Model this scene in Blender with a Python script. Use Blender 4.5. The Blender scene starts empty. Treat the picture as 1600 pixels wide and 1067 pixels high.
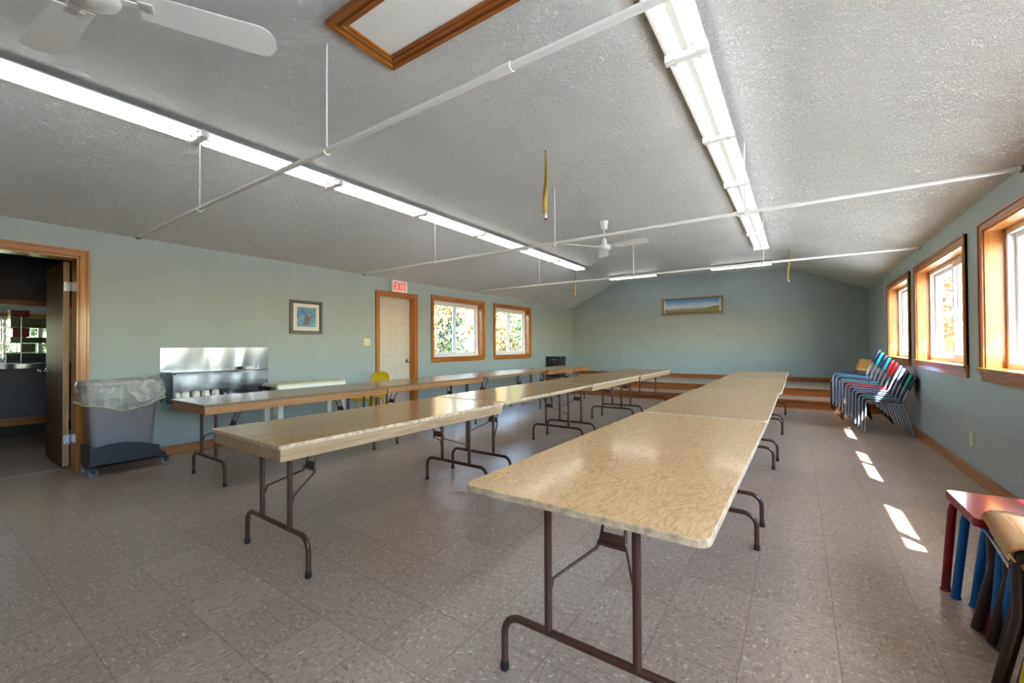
import bpy, bmesh, math, random
from mathutils import Vector, Matrix
random.seed(7)
D = bpy.data
C = bpy.context.scene.collection
PI = math.pi

# ------------------------------------------------------------------ measures
W = 6.943; L = 11.706; Y0 = -2.6          # room width, back wall, rear wall
HL = 2.32; HR = 2.345; HC = 2.97           # eaves left / right, flat ceiling
XB1, XB2 = 1.35, 5.53                      # ceiling creases
STEP_Y, PLAT_Y, STEP_Z, PLAT_Z = 9.332, 9.985, 0.165, 0.325

# ------------------------------------------------------------------ materials
def new_mat(name):
    m = D.materials.new(name); m.use_nodes = True
    nt = m.node_tree
    b = nt.nodes['Principled BSDF']
    return m, nt, b
def N(nt, typ, **kw):
    n = nt.nodes.new(typ)
    for k, v in kw.items():
        if k in n.inputs: n.inputs[k].default_value = v
        else: setattr(n, k, v)
    return n
def col(c):
    def f(v):
        v /= 255.0
        return v/12.92 if v <= .04045 else ((v+.055)/1.055)**2.4
    return (f(c[0]), f(c[1]), f(c[2]), 1)
def ramp(nt, stops, interp='LINEAR'):
    r = nt.nodes.new('ShaderNodeValToRGB'); r.color_ramp.interpolation = interp
    e = r.color_ramp.elements
    while len(e) < len(stops): e.new(.5)
    for i, (p, c) in enumerate(stops): e[i].position = p; e[i].color = c
    return r
def plain(name, c, rough=.5, metal=0, noise=.06, scale=30, bump=0, coat=0, spec=None):
    m, nt, b = new_mat(name)
    tc = N(nt, 'ShaderNodeTexCoord')
    nz = N(nt, 'ShaderNodeTexNoise', Scale=scale, Detail=4)
    nt.links.new(tc.outputs['Object'], nz.inputs['Vector'])
    cc = col(c)
    lo = tuple(max(0, v*(1-noise*2)) for v in cc[:3]) + (1,)
    hi = tuple(min(1, v*(1+noise*2)) for v in cc[:3]) + (1,)
    r = ramp(nt, [(.3, lo), (.7, hi)])
    nt.links.new(nz.outputs['Fac'], r.inputs[0]); nt.links.new(r.outputs[0], b.inputs['Base Color'])
    b.inputs['Roughness'].default_value = rough; b.inputs['Metallic'].default_value = metal
    if coat: b.inputs['Coat Weight'].default_value = coat; b.inputs['Coat Roughness'].default_value = .08
    if spec is not None: b.inputs['Specular IOR Level'].default_value = spec
    if bump:
        bp = N(nt, 'ShaderNodeBump', Strength=bump, Distance=.002)
        nt.links.new(nz.outputs['Fac'], bp.inputs['Height']); nt.links.new(bp.outputs[0], b.inputs['Normal'])
    return m
def wood(name, c1, c2, along='Y', scale=14, rough=.35, coat=.2, stretch=.06, dist=2.0):
    """straight grained, varnished wood; grain runs along an object axis"""
    m, nt, b = new_mat(name)
    tc = N(nt, 'ShaderNodeTexCoord'); mp = N(nt, 'ShaderNodeMapping')
    s = [1, 1, 1]; s['XYZ'.index(along)] = stretch
    mp.inputs['Scale'].default_value = s
    oi = N(nt, 'ShaderNodeObjectInfo')
    add = N(nt, 'ShaderNodeVectorMath', operation='ADD')
    mul = N(nt, 'ShaderNodeVectorMath', operation='SCALE'); mul.inputs[3].default_value = 7
    comb = N(nt, 'ShaderNodeCombineXYZ')
    for i in range(3): nt.links.new(oi.outputs['Random'], comb.inputs[i])
    nt.links.new(comb.outputs[0], mul.inputs[0])
    nt.links.new(tc.outputs['Object'], add.inputs[0]); nt.links.new(mul.outputs[0], add.inputs[1])
    nt.links.new(add.outputs[0], mp.inputs['Vector'])
    nz = N(nt, 'ShaderNodeTexNoise', Scale=scale, Detail=6, Roughness=.65, Distortion=dist)
    nt.links.new(mp.outputs[0], nz.inputs['Vector'])
    nz2 = N(nt, 'ShaderNodeTexNoise', Scale=scale*9, Detail=2)
    nt.links.new(mp.outputs[0], nz2.inputs['Vector'])
    mx = N(nt, 'ShaderNodeMath', operation='MULTIPLY_ADD'); mx.inputs[1].default_value = .35
    nt.links.new(nz2.outputs['Fac'], mx.inputs[0]); nt.links.new(nz.outputs['Fac'], mx.inputs[2])
    r = ramp(nt, [(.5, col(c2)), (.78, col(c1))])
    nt.links.new(mx.outputs[0], r.inputs[0]); nt.links.new(r.outputs[0], b.inputs['Base Color'])
    b.inputs['Roughness'].default_value = rough
    b.inputs['Coat Weight'].default_value = coat; b.inputs['Coat Roughness'].default_value = .12
    bp = N(nt, 'ShaderNodeBump', Strength=.15, Distance=.001)
    nt.links.new(mx.outputs[0], bp.inputs['Height']); nt.links.new(bp.outputs[0], b.inputs['Normal'])
    return m
def plywood(name, base, dark, light, freq=16, scale=2.6, rough=.3, contrast=.55, coat=.3, patch=None, sx=1.6, sy=.55):
    """rotary cut veneer: contour-like figure, optional football patch at (x, y)"""
    m, nt, b = new_mat(name)
    tc = N(nt, 'ShaderNodeTexCoord'); mp = N(nt, 'ShaderNodeMapping')
    mp.inputs['Scale'].default_value = (sx, sy, 1)
    oi = N(nt, 'ShaderNodeObjectInfo'); add = N(nt, 'ShaderNodeVectorMath', operation='ADD')
    mul = N(nt, 'ShaderNodeMath', operation='MULTIPLY'); mul.inputs[1].default_value = 9
    nt.links.new(oi.outputs['Random'], mul.inputs[0])
    nt.links.new(tc.outputs['Object'], add.inputs[0]); nt.links.new(mul.outputs[0], add.inputs[1])
    nt.links.new(add.outputs[0], mp.inputs['Vector'])
    nz = N(nt, 'ShaderNodeTexNoise', Scale=scale, Detail=3, Roughness=.5, Distortion=.9)
    nt.links.new(mp.outputs[0], nz.inputs['Vector'])
    ml = N(nt, 'ShaderNodeMath', operation='MULTIPLY'); ml.inputs[1].default_value = freq*2*PI
    nt.links.new(nz.outputs['Fac'], ml.inputs[0])
    sn = N(nt, 'ShaderNodeMath', operation='SINE'); nt.links.new(ml.outputs[0], sn.inputs[0])
    r = ramp(nt, [(.0, col(base)), (.55, col(base)), (1, col(dark))])
    ad = N(nt, 'ShaderNodeMath', operation='MULTIPLY_ADD'); ad.inputs[1].default_value = .5; ad.inputs[2].default_value = .5
    nt.links.new(sn.outputs[0], ad.inputs[0]); nt.links.new(ad.outputs[0], r.inputs[0])
    # blotches
    nb = N(nt, 'ShaderNodeTexNoise', Scale=1.3, Detail=3)
    nt.links.new(tc.outputs['Object'], nb.inputs['Vector'])
    rb = ramp(nt, [(.35, (0, 0, 0, 1)), (.65, (1, 1, 1, 1))]); nt.links.new(nb.outputs['Fac'], rb.inputs[0])
    mx = N(nt, 'ShaderNodeMix', data_type='RGBA'); mx.inputs[0].default_value = contrast
    nt.links.new(r.outputs[0], mx.inputs[7]); mx.inputs[6].default_value = col(base)
    mx2 = N(nt, 'ShaderNodeMix', data_type='RGBA', blend_type='MIX')
    fm = N(nt, 'ShaderNodeMath', operation='MULTIPLY'); fm.inputs[1].default_value = .4
    nt.links.new(rb.outputs[0], fm.inputs[0]); nt.links.new(fm.outputs[0], mx2.inputs[0])
    nt.links.new(mx.outputs[2], mx2.inputs[6]); mx2.inputs[7].default_value = col(light)
    # fine pores
    nf = N(nt, 'ShaderNodeTexNoise', Scale=160, Detail=2)
    mp2 = N(nt, 'ShaderNodeMapping'); mp2.inputs['Scale'].default_value = (1, .12, 1)
    nt.links.new(tc.outputs['Object'], mp2.inputs['Vector']); nt.links.new(mp2.outputs[0], nf.inputs['Vector'])
    rf = ramp(nt, [(.35, (.72, .72, .72, 1)), (.6, (1.04, 1.04, 1.04, 1))]); nt.links.new(nf.outputs['Fac'], rf.inputs[0])
    mm = N(nt, 'ShaderNodeMix', data_type='RGBA', blend_type='MULTIPLY'); mm.inputs[0].default_value = .7
    nt.links.new(mx2.outputs[2], mm.inputs[6]); nt.links.new(rf.outputs[0], mm.inputs[7])
    last = mm.outputs[2]
    nt.links.new(last, b.inputs['Base Color'])
    b.inputs['Roughness'].default_value = rough
    b.inputs['Coat Weight'].default_value = coat; b.inputs['Coat Roughness'].default_value = .1
    bp = N(nt, 'ShaderNodeBump', Strength=.12, Distance=.001)
    nl = N(nt, 'ShaderNodeTexNoise', Scale=6, Detail=3)
    nt.links.new(tc.outputs['Object'], nl.inputs['Vector'])
    nt.links.new(nl.outputs['Fac'], bp.inputs['Height']); nt.links.new(bp.outputs[0], b.inputs['Normal'])
    bp.inputs['Distance'].default_value = .01
    return m
def floor_mat():
    m, nt, b = new_mat('vinyl_tiles')
    tc = N(nt, 'ShaderNodeTexCoord')
    sp = N(nt, 'ShaderNodeSeparateXYZ'); nt.links.new(tc.outputs['Object'], sp.inputs[0])
    T = .3048
    def axis(out, off):
        a = N(nt, 'ShaderNodeMath', operation='ADD'); a.inputs[1].default_value = off; nt.links.new(out, a.inputs[0])
        d = N(nt, 'ShaderNodeMath', operation='DIVIDE'); d.inputs[1].default_value = T; nt.links.new(a.outputs[0], d.inputs[0])
        fl = N(nt, 'ShaderNodeMath', operation='FLOOR'); nt.links.new(d.outputs[0], fl.inputs[0])
        fr = N(nt, 'ShaderNodeMath', operation='FRACT'); nt.links.new(d.outputs[0], fr.inputs[0])
        s = N(nt, 'ShaderNodeMath', operation='SUBTRACT'); s.inputs[1].default_value = .5; nt.links.new(fr.outputs[0], s.inputs[0])
        ab = N(nt, 'ShaderNodeMath', operation='ABSOLUTE'); nt.links.new(s.outputs[0], ab.inputs[0])
        return fl.outputs[0], ab.outputs[0]
    fx, ax = axis(sp.outputs[0], .286); fy, ay = axis(sp.outputs[1], 4.12)
    mxm = N(nt, 'ShaderNodeMath', operation='MAXIMUM'); nt.links.new(ax, mxm.inputs[0]); nt.links.new(ay, mxm.inputs[1])
    seam = ramp(nt, [(.4925, (0, 0, 0, 1)), (.4965, (1, 1, 1, 1))]); nt.links.new(mxm.outputs[0], seam.inputs[0])
    cell = N(nt, 'ShaderNodeCombineXYZ'); nt.links.new(fx, cell.inputs[0]); nt.links.new(fy, cell.inputs[1])
    wn = N(nt, 'ShaderNodeTexWhiteNoise'); nt.links.new(cell.outputs[0], wn.inputs['Vector'])
    # checkerboard grain direction
    ck = N(nt, 'ShaderNodeMath', operation='ADD'); nt.links.new(fx, ck.inputs[0]); nt.links.new(fy, ck.inputs[1])
    md = N(nt, 'ShaderNodeMath', operation='PINGPONG'); md.inputs[1].default_value = 1; nt.links.new(ck.outputs[0], md.inputs[0])
    def chips(scale, lo, hi, st, off):
        outs = []
        for sc in ((1, st, 1), (st, 1, 1)):
            mp = N(nt, 'ShaderNodeMapping'); mp.inputs['Scale'].default_value = sc; mp.inputs['Location'].default_value = (off, off, 0)
            nt.links.new(tc.outputs['Object'], mp.inputs['Vector'])
            nz = N(nt, 'ShaderNodeTexNoise', Scale=scale, Detail=2, Roughness=.6); nt.links.new(mp.outputs[0], nz.inputs['Vector'])
            outs.append(nz.outputs['Fac'])
        mx = N(nt, 'ShaderNodeMix', data_type='FLOAT'); nt.links.new(md.outputs[0], mx.inputs[0])
        nt.links.new(outs[0], mx.inputs[2]); nt.links.new(outs[1], mx.inputs[3])
        r = ramp(nt, [(lo, (0, 0, 0, 1)), (hi, (1, 1, 1, 1))]); nt.links.new(mx.outputs[0], r.inputs[0])
        return r.outputs[0]
    base = N(nt, 'ShaderNodeMix', data_type='RGBA')
    base.inputs[6].default_value = col((161, 142, 128)); base.inputs[7].default_value = col((174, 155, 140))
    nt.links.new(wn.outputs['Value'], base.inputs[0])
    cur = base.outputs[2]
    for (c, f, fac) in (((120, 101, 88), chips(60, .50, .66, .45, 0), .45), ((224, 212, 200), chips(80, .60, .67, .4, 5), .7), ((70, 58, 50), chips(90, .62, .68, .5, 9), .75)):
        mx = N(nt, 'ShaderNodeMix', data_type='RGBA'); mx.inputs[7].default_value = col(c)
        ml = N(nt, 'ShaderNodeMath', operation='MULTIPLY'); ml.inputs[1].default_value = fac
        nt.links.new(f, ml.inputs[0]); nt.links.new(ml.outputs[0], mx.inputs[0]); nt.links.new(cur, mx.inputs[6]); cur = mx.outputs[2]
    # large yellowish wear
    wn2 = N(nt, 'ShaderNodeTexNoise', Scale=1.1, Detail=5); nt.links.new(tc.outputs['Object'], wn2.inputs['Vector'])
    rw = ramp(nt, [(.35, (0, 0, 0, 1)), (.8, (.6, .6, .6, 1))]); nt.links.new(wn2.outputs['Fac'], rw.inputs[0])
    mw = N(nt, 'ShaderNodeMix', data_type='RGBA', blend_type='MULTIPLY'); mw.inputs[7].default_value = (.9, .86, .78, 1)
    nt.links.new(rw.outputs[0], mw.inputs[0]); nt.links.new(cur, mw.inputs[6]); cur = mw.outputs[2]
    ms = N(nt, 'ShaderNodeMix', data_type='RGBA'); ms.inputs[7].default_value = col((72, 60, 52))
    sf = N(nt, 'ShaderNodeMath', operation='MULTIPLY'); sf.inputs[1].default_value = .6
    nt.links.new(seam.outputs[0], sf.inputs[0]); nt.links.new(sf.outputs[0], ms.inputs[0]); nt.links.new(cur, ms.inputs[6])
    nt.links.new(ms.outputs[2], b.inputs['Base Color'])
    nr = N(nt, 'ShaderNodeTexNoise', Scale=3, Detail=4); nt.links.new(tc.outputs['Object'], nr.inputs['Vector'])
    rr = N(nt, 'ShaderNodeMapRange'); rr.inputs[3].default_value = .285; rr.inputs[4].default_value = .36
    nt.links.new(nr.outputs['Fac'], rr.inputs[0]); nt.links.new(rr.outputs[0], b.inputs['Roughness'])
    nb = N(nt, 'ShaderNodeTexNoise', Scale=9, Detail=3); nt.links.new(tc.outputs['Object'], nb.inputs['Vector'])
    bp = N(nt, 'ShaderNodeBump', Strength=.25, Distance=.012)
    nt.links.new(nb.outputs['Fac'], bp.inputs['Height']); nt.links.new(bp.outputs[0], b.inputs['Normal'])
    b.inputs['Specular IOR Level'].default_value = .7
    return m
def ceiling_mat():
    m, nt, b = new_mat('textured_plaster')
    tc = N(nt, 'ShaderNodeTexCoord')
    nz = N(nt, 'ShaderNodeTexNoise', Scale=24, Detail=4, Roughness=.6, Distortion=2.6)
    nt.links.new(tc.outputs['Object'], nz.inputs['Vector'])
    ml = N(nt, 'ShaderNodeMath', operation='SUBTRACT'); ml.inputs[1].default_value = .5; nt.links.new(nz.outputs['Fac'], ml.inputs[0])
    ab = N(nt, 'ShaderNodeMath', operation='ABSOLUTE'); nt.links.new(ml.outputs[0], ab.inputs[0])
    r = ramp(nt, [(0, (1, 1, 1, 1)), (.035, (.35, .35, .35, 1)), (.12, (0, 0, 0, 1))]); nt.links.new(ab.outputs[0], r.inputs[0])
    bp = N(nt, 'ShaderNodeBump', Strength=.9, Distance=.009)
    nt.links.new(r.outputs[0], bp.inputs['Height']); nt.links.new(bp.outputs[0], b.inputs['Normal'])
    n2 = N(nt, 'ShaderNodeTexNoise', Scale=.9, Detail=3); nt.links.new(tc.outputs['Object'], n2.inputs['Vector'])
    r2 = ramp(nt, [(.3, col((226, 226, 225))), (.7, col((236, 236, 235)))]); nt.links.new(n2.outputs['Fac'], r2.inputs[0])
    nt.links.new(r2.outputs[0], b.inputs['Base Color'])
    b.inputs['Roughness'].default_value = .45
    return m
def emit(name, c, s):
    m, nt, b = new_mat(name)
    b.inputs['Base Color'].default_value = (.9, .9, .9, 1)
    b.inputs['Emission Color'].default_value = c; b.inputs['Emission Strength'].default_value = s
    return m
def glass_mat():
    m = D.materials.new('window_glass'); m.use_nodes = True; nt = m.node_tree
    nt.nodes.remove(nt.nodes['Principled BSDF']); out = nt.nodes['Material Output']
    tr = N(nt, 'ShaderNodeBsdfTransparent'); tr.inputs[0].default_value = (.95, .97, .96, 1)
    gl = N(nt, 'ShaderNodeBsdfGlossy'); gl.inputs['Roughness'].default_value = .02
    lw = N(nt, 'ShaderNodeLayerWeight', Blend=.5); pw = N(nt, 'ShaderNodeMath', operation='POWER'); pw.inputs[1].default_value = 5
    fr = N(nt, 'ShaderNodeMath', operation='MULTIPLY_ADD'); fr.inputs[1].default_value = .92; fr.inputs[2].default_value = .035; mx = N(nt, 'ShaderNodeMixShader')
    nt.links.new(lw.outputs['Facing'], pw.inputs[0]); nt.links.new(pw.outputs[0], fr.inputs[0])
    nt.links.new(fr.outputs[0], mx.inputs[0]); nt.links.new(tr.outputs[0], mx.inputs[1]); nt.links.new(gl.outputs[0], mx.inputs[2])
    nt.links.new(mx.outputs[0], out.inputs[0])
    return m
def film_mat():
    m = D.materials.new('clear_plastic_film'); m.use_nodes = True; nt = m.node_tree
    b = nt.nodes['Principled BSDF']; out = nt.nodes['Material Output']
    b.inputs['Base Color'].default_value = col((190, 190, 186)); b.inputs['Roughness'].default_value = .22
    tr = N(nt, 'ShaderNodeBsdfTransparent'); mx = N(nt, 'ShaderNodeMixShader')
    tc = N(nt, 'ShaderNodeTexCoord'); nz = N(nt, 'ShaderNodeTexNoise', Scale=6, Detail=2, Distortion=1.5)
    nt.links.new(tc.outputs['Object'], nz.inputs['Vector'])
    r = ramp(nt, [(.38, (.2, .2, .2, 1)), (.66, (.62, .62, .62, 1))]); nt.links.new(nz.outputs['Fac'], r.inputs[0])
    nt.links.new(r.outputs[0], mx.inputs[0]); nt.links.new(tr.outputs[0], mx.inputs[1]); nt.links.new(b.outputs[0], mx.inputs[2])
    bp = N(nt, 'ShaderNodeBump', Strength=.5, Distance=.02)
    nt.links.new(nz.outputs['Fac'], bp.inputs['Height']); nt.links.new(bp.outputs[0], b.inputs['Normal'])
    nt.links.new(mx.outputs[0], out.inputs[0])
    return m
def steel_mat():
    m, nt, b = new_mat('stainless_steel')
    b.inputs['Base Color'].default_value = col((132, 135, 144)); b.inputs['Metallic'].default_value = 1
    b.inputs['Roughness'].default_value = .2
    tc = N(nt, 'ShaderNodeTexCoord'); mp = N(nt, 'ShaderNodeMapping'); mp.inputs['Scale'].default_value = (1, 1, .35); nt.links.new(tc.outputs['Object'], mp.inputs['Vector'])
    nz = N(nt, 'ShaderNodeTexNoise', Scale=3.0, Detail=1, Distortion=.4)
    nt.links.new(mp.outputs[0], nz.inputs['Vector'])
    bp = N(nt, 'ShaderNodeBump', Strength=.6, Distance=.06)
    nt.links.new(nz.outputs['Fac'], bp.inputs['Height']); nt.links.new(bp.outputs[0], b.inputs['Normal'])
    return m
def leaf_mat(name, cs, rough=.5):
    m, nt, b = new_mat(name)
    tc = N(nt, 'ShaderNodeTexCoord'); nz = N(nt, 'ShaderNodeTexNoise', Scale=.9, Detail=4)
    nt.links.new(tc.outputs['Object'], nz.inputs['Vector'])
    r = ramp(nt, [(.3, col(cs[0])), (.5, col(cs[1])), (.68, col(cs[2]))]); nt.links.new(nz.outputs['Fac'], r.inputs[0])
    nt.links.new(r.outputs[0], b.inputs['Base Color']); b.inputs['Roughness'].default_value = rough
    return m
M = {}
M['wall'] = plain('sage_paint', (148, 159, 160), .5, noise=.02, scale=2.5, spec=.45)
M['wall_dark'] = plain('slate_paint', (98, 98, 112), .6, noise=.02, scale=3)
M['ceil'] = ceiling_mat()
M['floor'] = floor_mat()
M['oak'] = wood('honey_oak_trim', (168, 106, 42), (134, 76, 26), 'Y', 10, .35, .35)
M['oakz'] = wood('honey_oak_upright', (176, 112, 40), (144, 82, 26), 'Z', 10, .35, .35)
M['jamb'] = wood('amber_oak_jamb', (172, 108, 38), (146, 84, 24), 'Z', 10, .35, .3)
M['oakx'] = wood('stained_pine', (150, 88, 38), (116, 62, 24), 'X', 8, .35, .3)
M['ply_a'] = plywood('varnished_fir_plywood', (212, 166, 108), (170, 116, 64), (220, 180, 128), 20, 3.4, .26, .7, .4, sx=1.7, sy=.8)
M['ply_b'] = plywood('worn_tan_plywood', (182, 144, 100), (152, 116, 74), (190, 156, 114), 12, 2.2, .32, .4, .25, sx=2.5, sy=.35)
M['ply_c'] = plywood('brown_varnished_board', (158, 114, 66), (136, 94, 50), (166, 122, 74), 10, 2.0, .24, .35, .2, sx=3, sy=.3)
M['ply_edge'] = plain('worn_ply_edge', (182, 158, 130), .6, noise=.18, scale=40, bump=.4)
M['edge_dark'] = plain('aged_ply_edge', (120, 92, 66), .55, noise=.12, scale=40)
M['apron'] = wood('pale_apron_board', (170, 138, 106), (140, 108, 78), 'Y', 16, .5, .1)
M['apron_b'] = wood('tan_apron_board', (166, 116, 72), (134, 86, 48), 'Y', 16, .45, .15)
M['brown'] = plain('brown_enamel', (72, 44, 36), .32, noise=.08, scale=50, spec=.6)
M['rubber'] = plain('black_rubber', (26, 25, 26), .6)
M['black'] = plain('black_plastic', (28, 29, 34), .4)
M['blackleg'] = plain('dark_brown_tube', (50, 38, 36), .35, noise=.05)
M['white'] = plain('white_enamel', (236, 236, 232), .4, noise=.01)
M['fixture'] = plain('aged_white_enamel', (176, 176, 172), .45, noise=.02)
M['vinyl'] = plain('white_vinyl', (228, 230, 232), .35, noise=.01)
M['ivory'] = plain('ivory_plastic', (214, 204, 170), .4, noise=.01)
M['door'] = plain('cream_painted_steel', (190, 182, 172), .45, noise=.02)
M['veneer'] = wood('brown_door_veneer', (120, 88, 60), (96, 68, 44), 'Z', 8, .55, 0)
M['core'] = wood('pale_door_edge', (182, 148, 112), (160, 126, 92), 'Z', 12, .5, .05)
M['steel'] = steel_mat()
M['chrome'] = plain('chrome', (190, 194, 204), .16, 1, noise=.02)
M['greytube'] = plain('grey_painted_tube', (150, 158, 176), .28, .7, noise=.04)
M['glass'] = glass_mat()
M['film'] = film_mat()
M['bin'] = plain('grey_bin_plastic', (172, 170, 180), .5, noise=.03)
M['dolly'] = plain('black_dolly_plastic', (34, 36, 46), .35, noise=.05)
M['caster'] = plain('grey_caster_wheel', (110, 120, 132), .4)
M['tube'] = emit('lit_fluorescent_tube', (1, .985, .95, 1), 3.5)
M['red_seat'] = plain('red_laminate', (150, 22, 34), .18, noise=.03, coat=.4)
M['red_leg'] = plain('red_enamel', (136, 20, 28), .35, noise=.1, scale=60)
M['blue_leg'] = plain('blue_enamel', (10, 98, 176), .35, noise=.06, scale=60)
M['beech'] = wood('varnished_beech', (196, 146, 78), (172, 120, 56), 'Y', 9, .28, .4)
M['yellow'] = plain('yellow_plastic', (222, 190, 12), .35, noise=.03)
M['navy'] = plain('navy_plastic', (38, 42, 84), .35)
M['teal'] = plain('turquoise_plastic', (24, 160, 160), .32)
M['tealg'] = plain('green_turquoise_plastic', (20, 150, 134), .32)
M['rseat'] = plain('red_plastic', (196, 34, 48), .32)
M['bgrey'] = plain('grey_blue_plastic', (118, 132, 170), .35)
M['char'] = plain('charcoal_plastic', (44, 44, 54), .4)
M['sign'] = plain('sign_white', (226, 224, 220), .4, noise=.01)
M['signred'] = emit('sign_red', (.75, .02, .04, 1), .35); M['signred'].node_tree.nodes['Principled BSDF'].inputs['Base Color'].default_value = (.6, .01, .02, 1)
M['fly'] = plain('amber_sticky_paper', (178, 148, 66), .3, noise=.15, scale=90)
M['cup'] = plain('white_ceramic', (224, 218, 206), .25, noise=.01)
M['mat'] = plain('picture_mat', (206, 204, 200), .6, noise=.01)
M['frame_dark'] = plain('pewter_frame', (84, 82, 84), .35, .4)
M['frame_gold'] = plain('gilt_frame', (150, 132, 98), .35, .3, noise=.08)
M['stage'] = plain('stage_lino', (168, 154, 140), .3, noise=.06, scale=60)
M['grass'] = leaf_mat('lawn', ((80, 100, 40), (120, 130, 60), (150, 150, 80)))
M['gravel'] = plain('pale_gravel', (192, 192, 190), .9, noise=.08, scale=20)
M['bark'] = plain('bark', (96, 82, 70), .8, noise=.15, scale=12)
M['leaf_g'] = leaf_mat('green_leaves', ((36, 54, 34), (66, 86, 58), (112, 116, 84)))
M['leaf_y'] = leaf_mat('yellow_leaves', ((90, 98, 60), (138, 124, 78), (142, 104, 76)))
M['leaf_o'] = leaf_mat('orange_leaves', ((122, 78, 66), (148, 98, 66), (128, 116, 76)))
M['siding'] = plain('outside_siding', (200, 198, 190), .6)
M['crate'] = plain('slate_crate_plastic', (62, 66, 84), .45)
M['tray'] = plain('green_tray_plastic', (108, 128, 84), .4)
M['redbox'] = plain('red_box_plastic', (138, 16, 30), .4)

# ------------------------------------------------------------------ mesh builder
class MB:
    def __init__(s): s.v = []; s.f = []; s.mi = []; s.sm = []
    def add(s, vs, fs, mi=0, smooth=False):
        o = len(s.v); s.v += [tuple(v) for v in vs]
        for f in fs: s.f.append([i+o for i in f]); s.mi.append(mi); s.sm.append(smooth)
    def box(s, a, b, mi=0, bev=0):
        x0, y0, z0 = [min(p, q) for p, q in zip(a, b)]; x1, y1, z1 = [max(p, q) for p, q in zip(a, b)]
        if not bev:
            vs = [(x0,y0,z0),(x1,y0,z0),(x1,y1,z0),(x0,y1,z0),(x0,y0,z1),(x1,y0,z1),(x1,y1,z1),(x0,y1,z1)]
            s.add(vs, [(0,3,2,1),(4,5,6,7),(0,1,5,4),(1,2,6,5),(2,3,7,6),(3,0,4,7)], mi); return s
        bm = bmesh.new(); bmesh.ops.create_cube(bm, size=1)
        for v in bm.verts: v.co = Vector(((x0+x1)/2+v.co.x*(x1-x0), (y0+y1)/2+v.co.y*(y1-y0), (z0+z1)/2+v.co.z*(z1-z0)))
        bmesh.ops.bevel(bm, geom=list(bm.edges), offset=bev, segments=2, profile=.5, affect='EDGES')
        s.frombm(bm, mi); return s
    def frombm(s, bm, mi=0, smooth=False):
        bm.verts.ensure_lookup_table(); bm.verts.index_update()
        s.add([v.co.copy() for v in bm.verts], [[v.index for v in f.verts] for f in bm.faces], mi, smooth); bm.free()
    def tube(s, pts, r, n=10, mi=0, cap=True, rs=None):
        pts = [Vector(p) for p in pts]; rings = []
        prev = None
        for i, p in enumerate(pts):
            if i == 0: t = pts[1]-p
            elif i == len(pts)-1: t = p-pts[i-1]
            else: t = (pts[i+1]-p).normalized()+(p-pts[i-1]).normalized()
            t.normalize()
            if prev is None:
                a = Vector((0,0,1)) if abs(t.z) < .9 else Vector((1,0,0))
                u = t.cross(a).normalized()
            else:
                u = prev - t*prev.dot(t)
                u.normalize()
            prev = u; w = t.cross(u)
            rr = rs[i] if rs else r
            rings.append([p+u*rr*math.cos(2*PI*k/n)+w*rr*math.sin(2*PI*k/n) for k in range(n)])
        vs = [v for ring in rings for v in ring]; fs = []
        for i in range(len(rings)-1):
            for k in range(n):
                fs.append((i*n+k, i*n+(k+1)%n, (i+1)*n+(k+1)%n, (i+1)*n+k))
        s.add(vs, fs, mi, True)
        if cap:
            s.add(rings[0], [list(range(n))[::-1]], mi); s.add(rings[-1], [list(range(n))], mi)
        return s
    def lathe(s, prof, c=(0,0,0), n=24, mi=0, axis='Z'):
        vs = []; fs = []
        for (r, z) in prof:
            for k in range(n):
                a = 2*PI*k/n; p = (r*math.cos(a), r*math.sin(a), z)
                if axis == 'Y': p = (p[0], p[2], p[1])
                if axis == 'X': p = (p[2], p[0], p[1])
                vs.append((c[0]+p[0], c[1]+p[1], c[2]+p[2]))
        m = len(prof)
        for i in range(m-1):
            for k in range(n): fs.append((i*n+k, i*n+(k+1)%n, (i+1)*n+(k+1)%n, (i+1)*n+k))
        s.add(vs, fs, mi, True)
        if prof[0][0] > 1e-4: s.add(vs[:n], [list(range(n))[::-1]], mi)
        if prof[-1][0] > 1e-4: s.add(vs[-n:], [list(range(n))], mi)
        return s
    def prism(s, poly, axis, a, b, mi=0):
        """poly: 2-D points in the other two axes (order: yz for X, xz for Y, xy for Z)"""
        def P(p, h):
            return {'X': (h, p[0], p[1]), 'Y': (p[0], h, p[1]), 'Z': (p[0], p[1], h)}[axis]
        n = len(poly); vs = [P(p, a) for p in poly]+[P(p, b) for p in poly]
        fs = [list(range(n))[::-1], [n+i for i in range(n)]]+[(i, (i+1)%n, n+(i+1)%n, n+i) for i in range(n)]
        s.add(vs, fs, mi); return s
    def sheet(s, grid, t, mi=0, nrm=(0,0,1)):
        """grid[i][j] of points, thickness t towards -nrm"""
        nr = Vector(nrm)
        R, Cc = len(grid), len(grid[0])
        top = [Vector(p) for row in grid for p in row]; bot = []
        for i in range(R):
            for j in range(Cc):
                p = Vector(grid[i][j]); a = Vector(grid[min(i+1, R-1)][j])-Vector(grid[max(i-1, 0)][j]); b = Vector(grid[i][min(j+1, Cc-1)])-Vector(grid[i][max(j-1, 0)])
                q = a.cross(b).normalized()
                if q.dot(nr) < 0: q = -q
                bot.append(p-q*t)
        vs = top+bot; o = R*Cc; fs = []
        for i in range(R-1):
            for j in range(Cc-1):
                k = i*Cc+j
                fs.append((k, k+1, k+Cc+1, k+Cc)); fs.append((o+k, o+k+Cc, o+k+Cc+1, o+k+1))
        for i in range(R-1):
            for j in (0, Cc-1):
                k = i*Cc+j; fs.append((k, k+Cc, o+k+Cc, o+k))
        for j in range(Cc-1):
            for i in (0, R-1):
                k = i*Cc+j; fs.append((k, k+1, o+k+1, o+k))
        s.add(vs, fs, mi, True); return s
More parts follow.
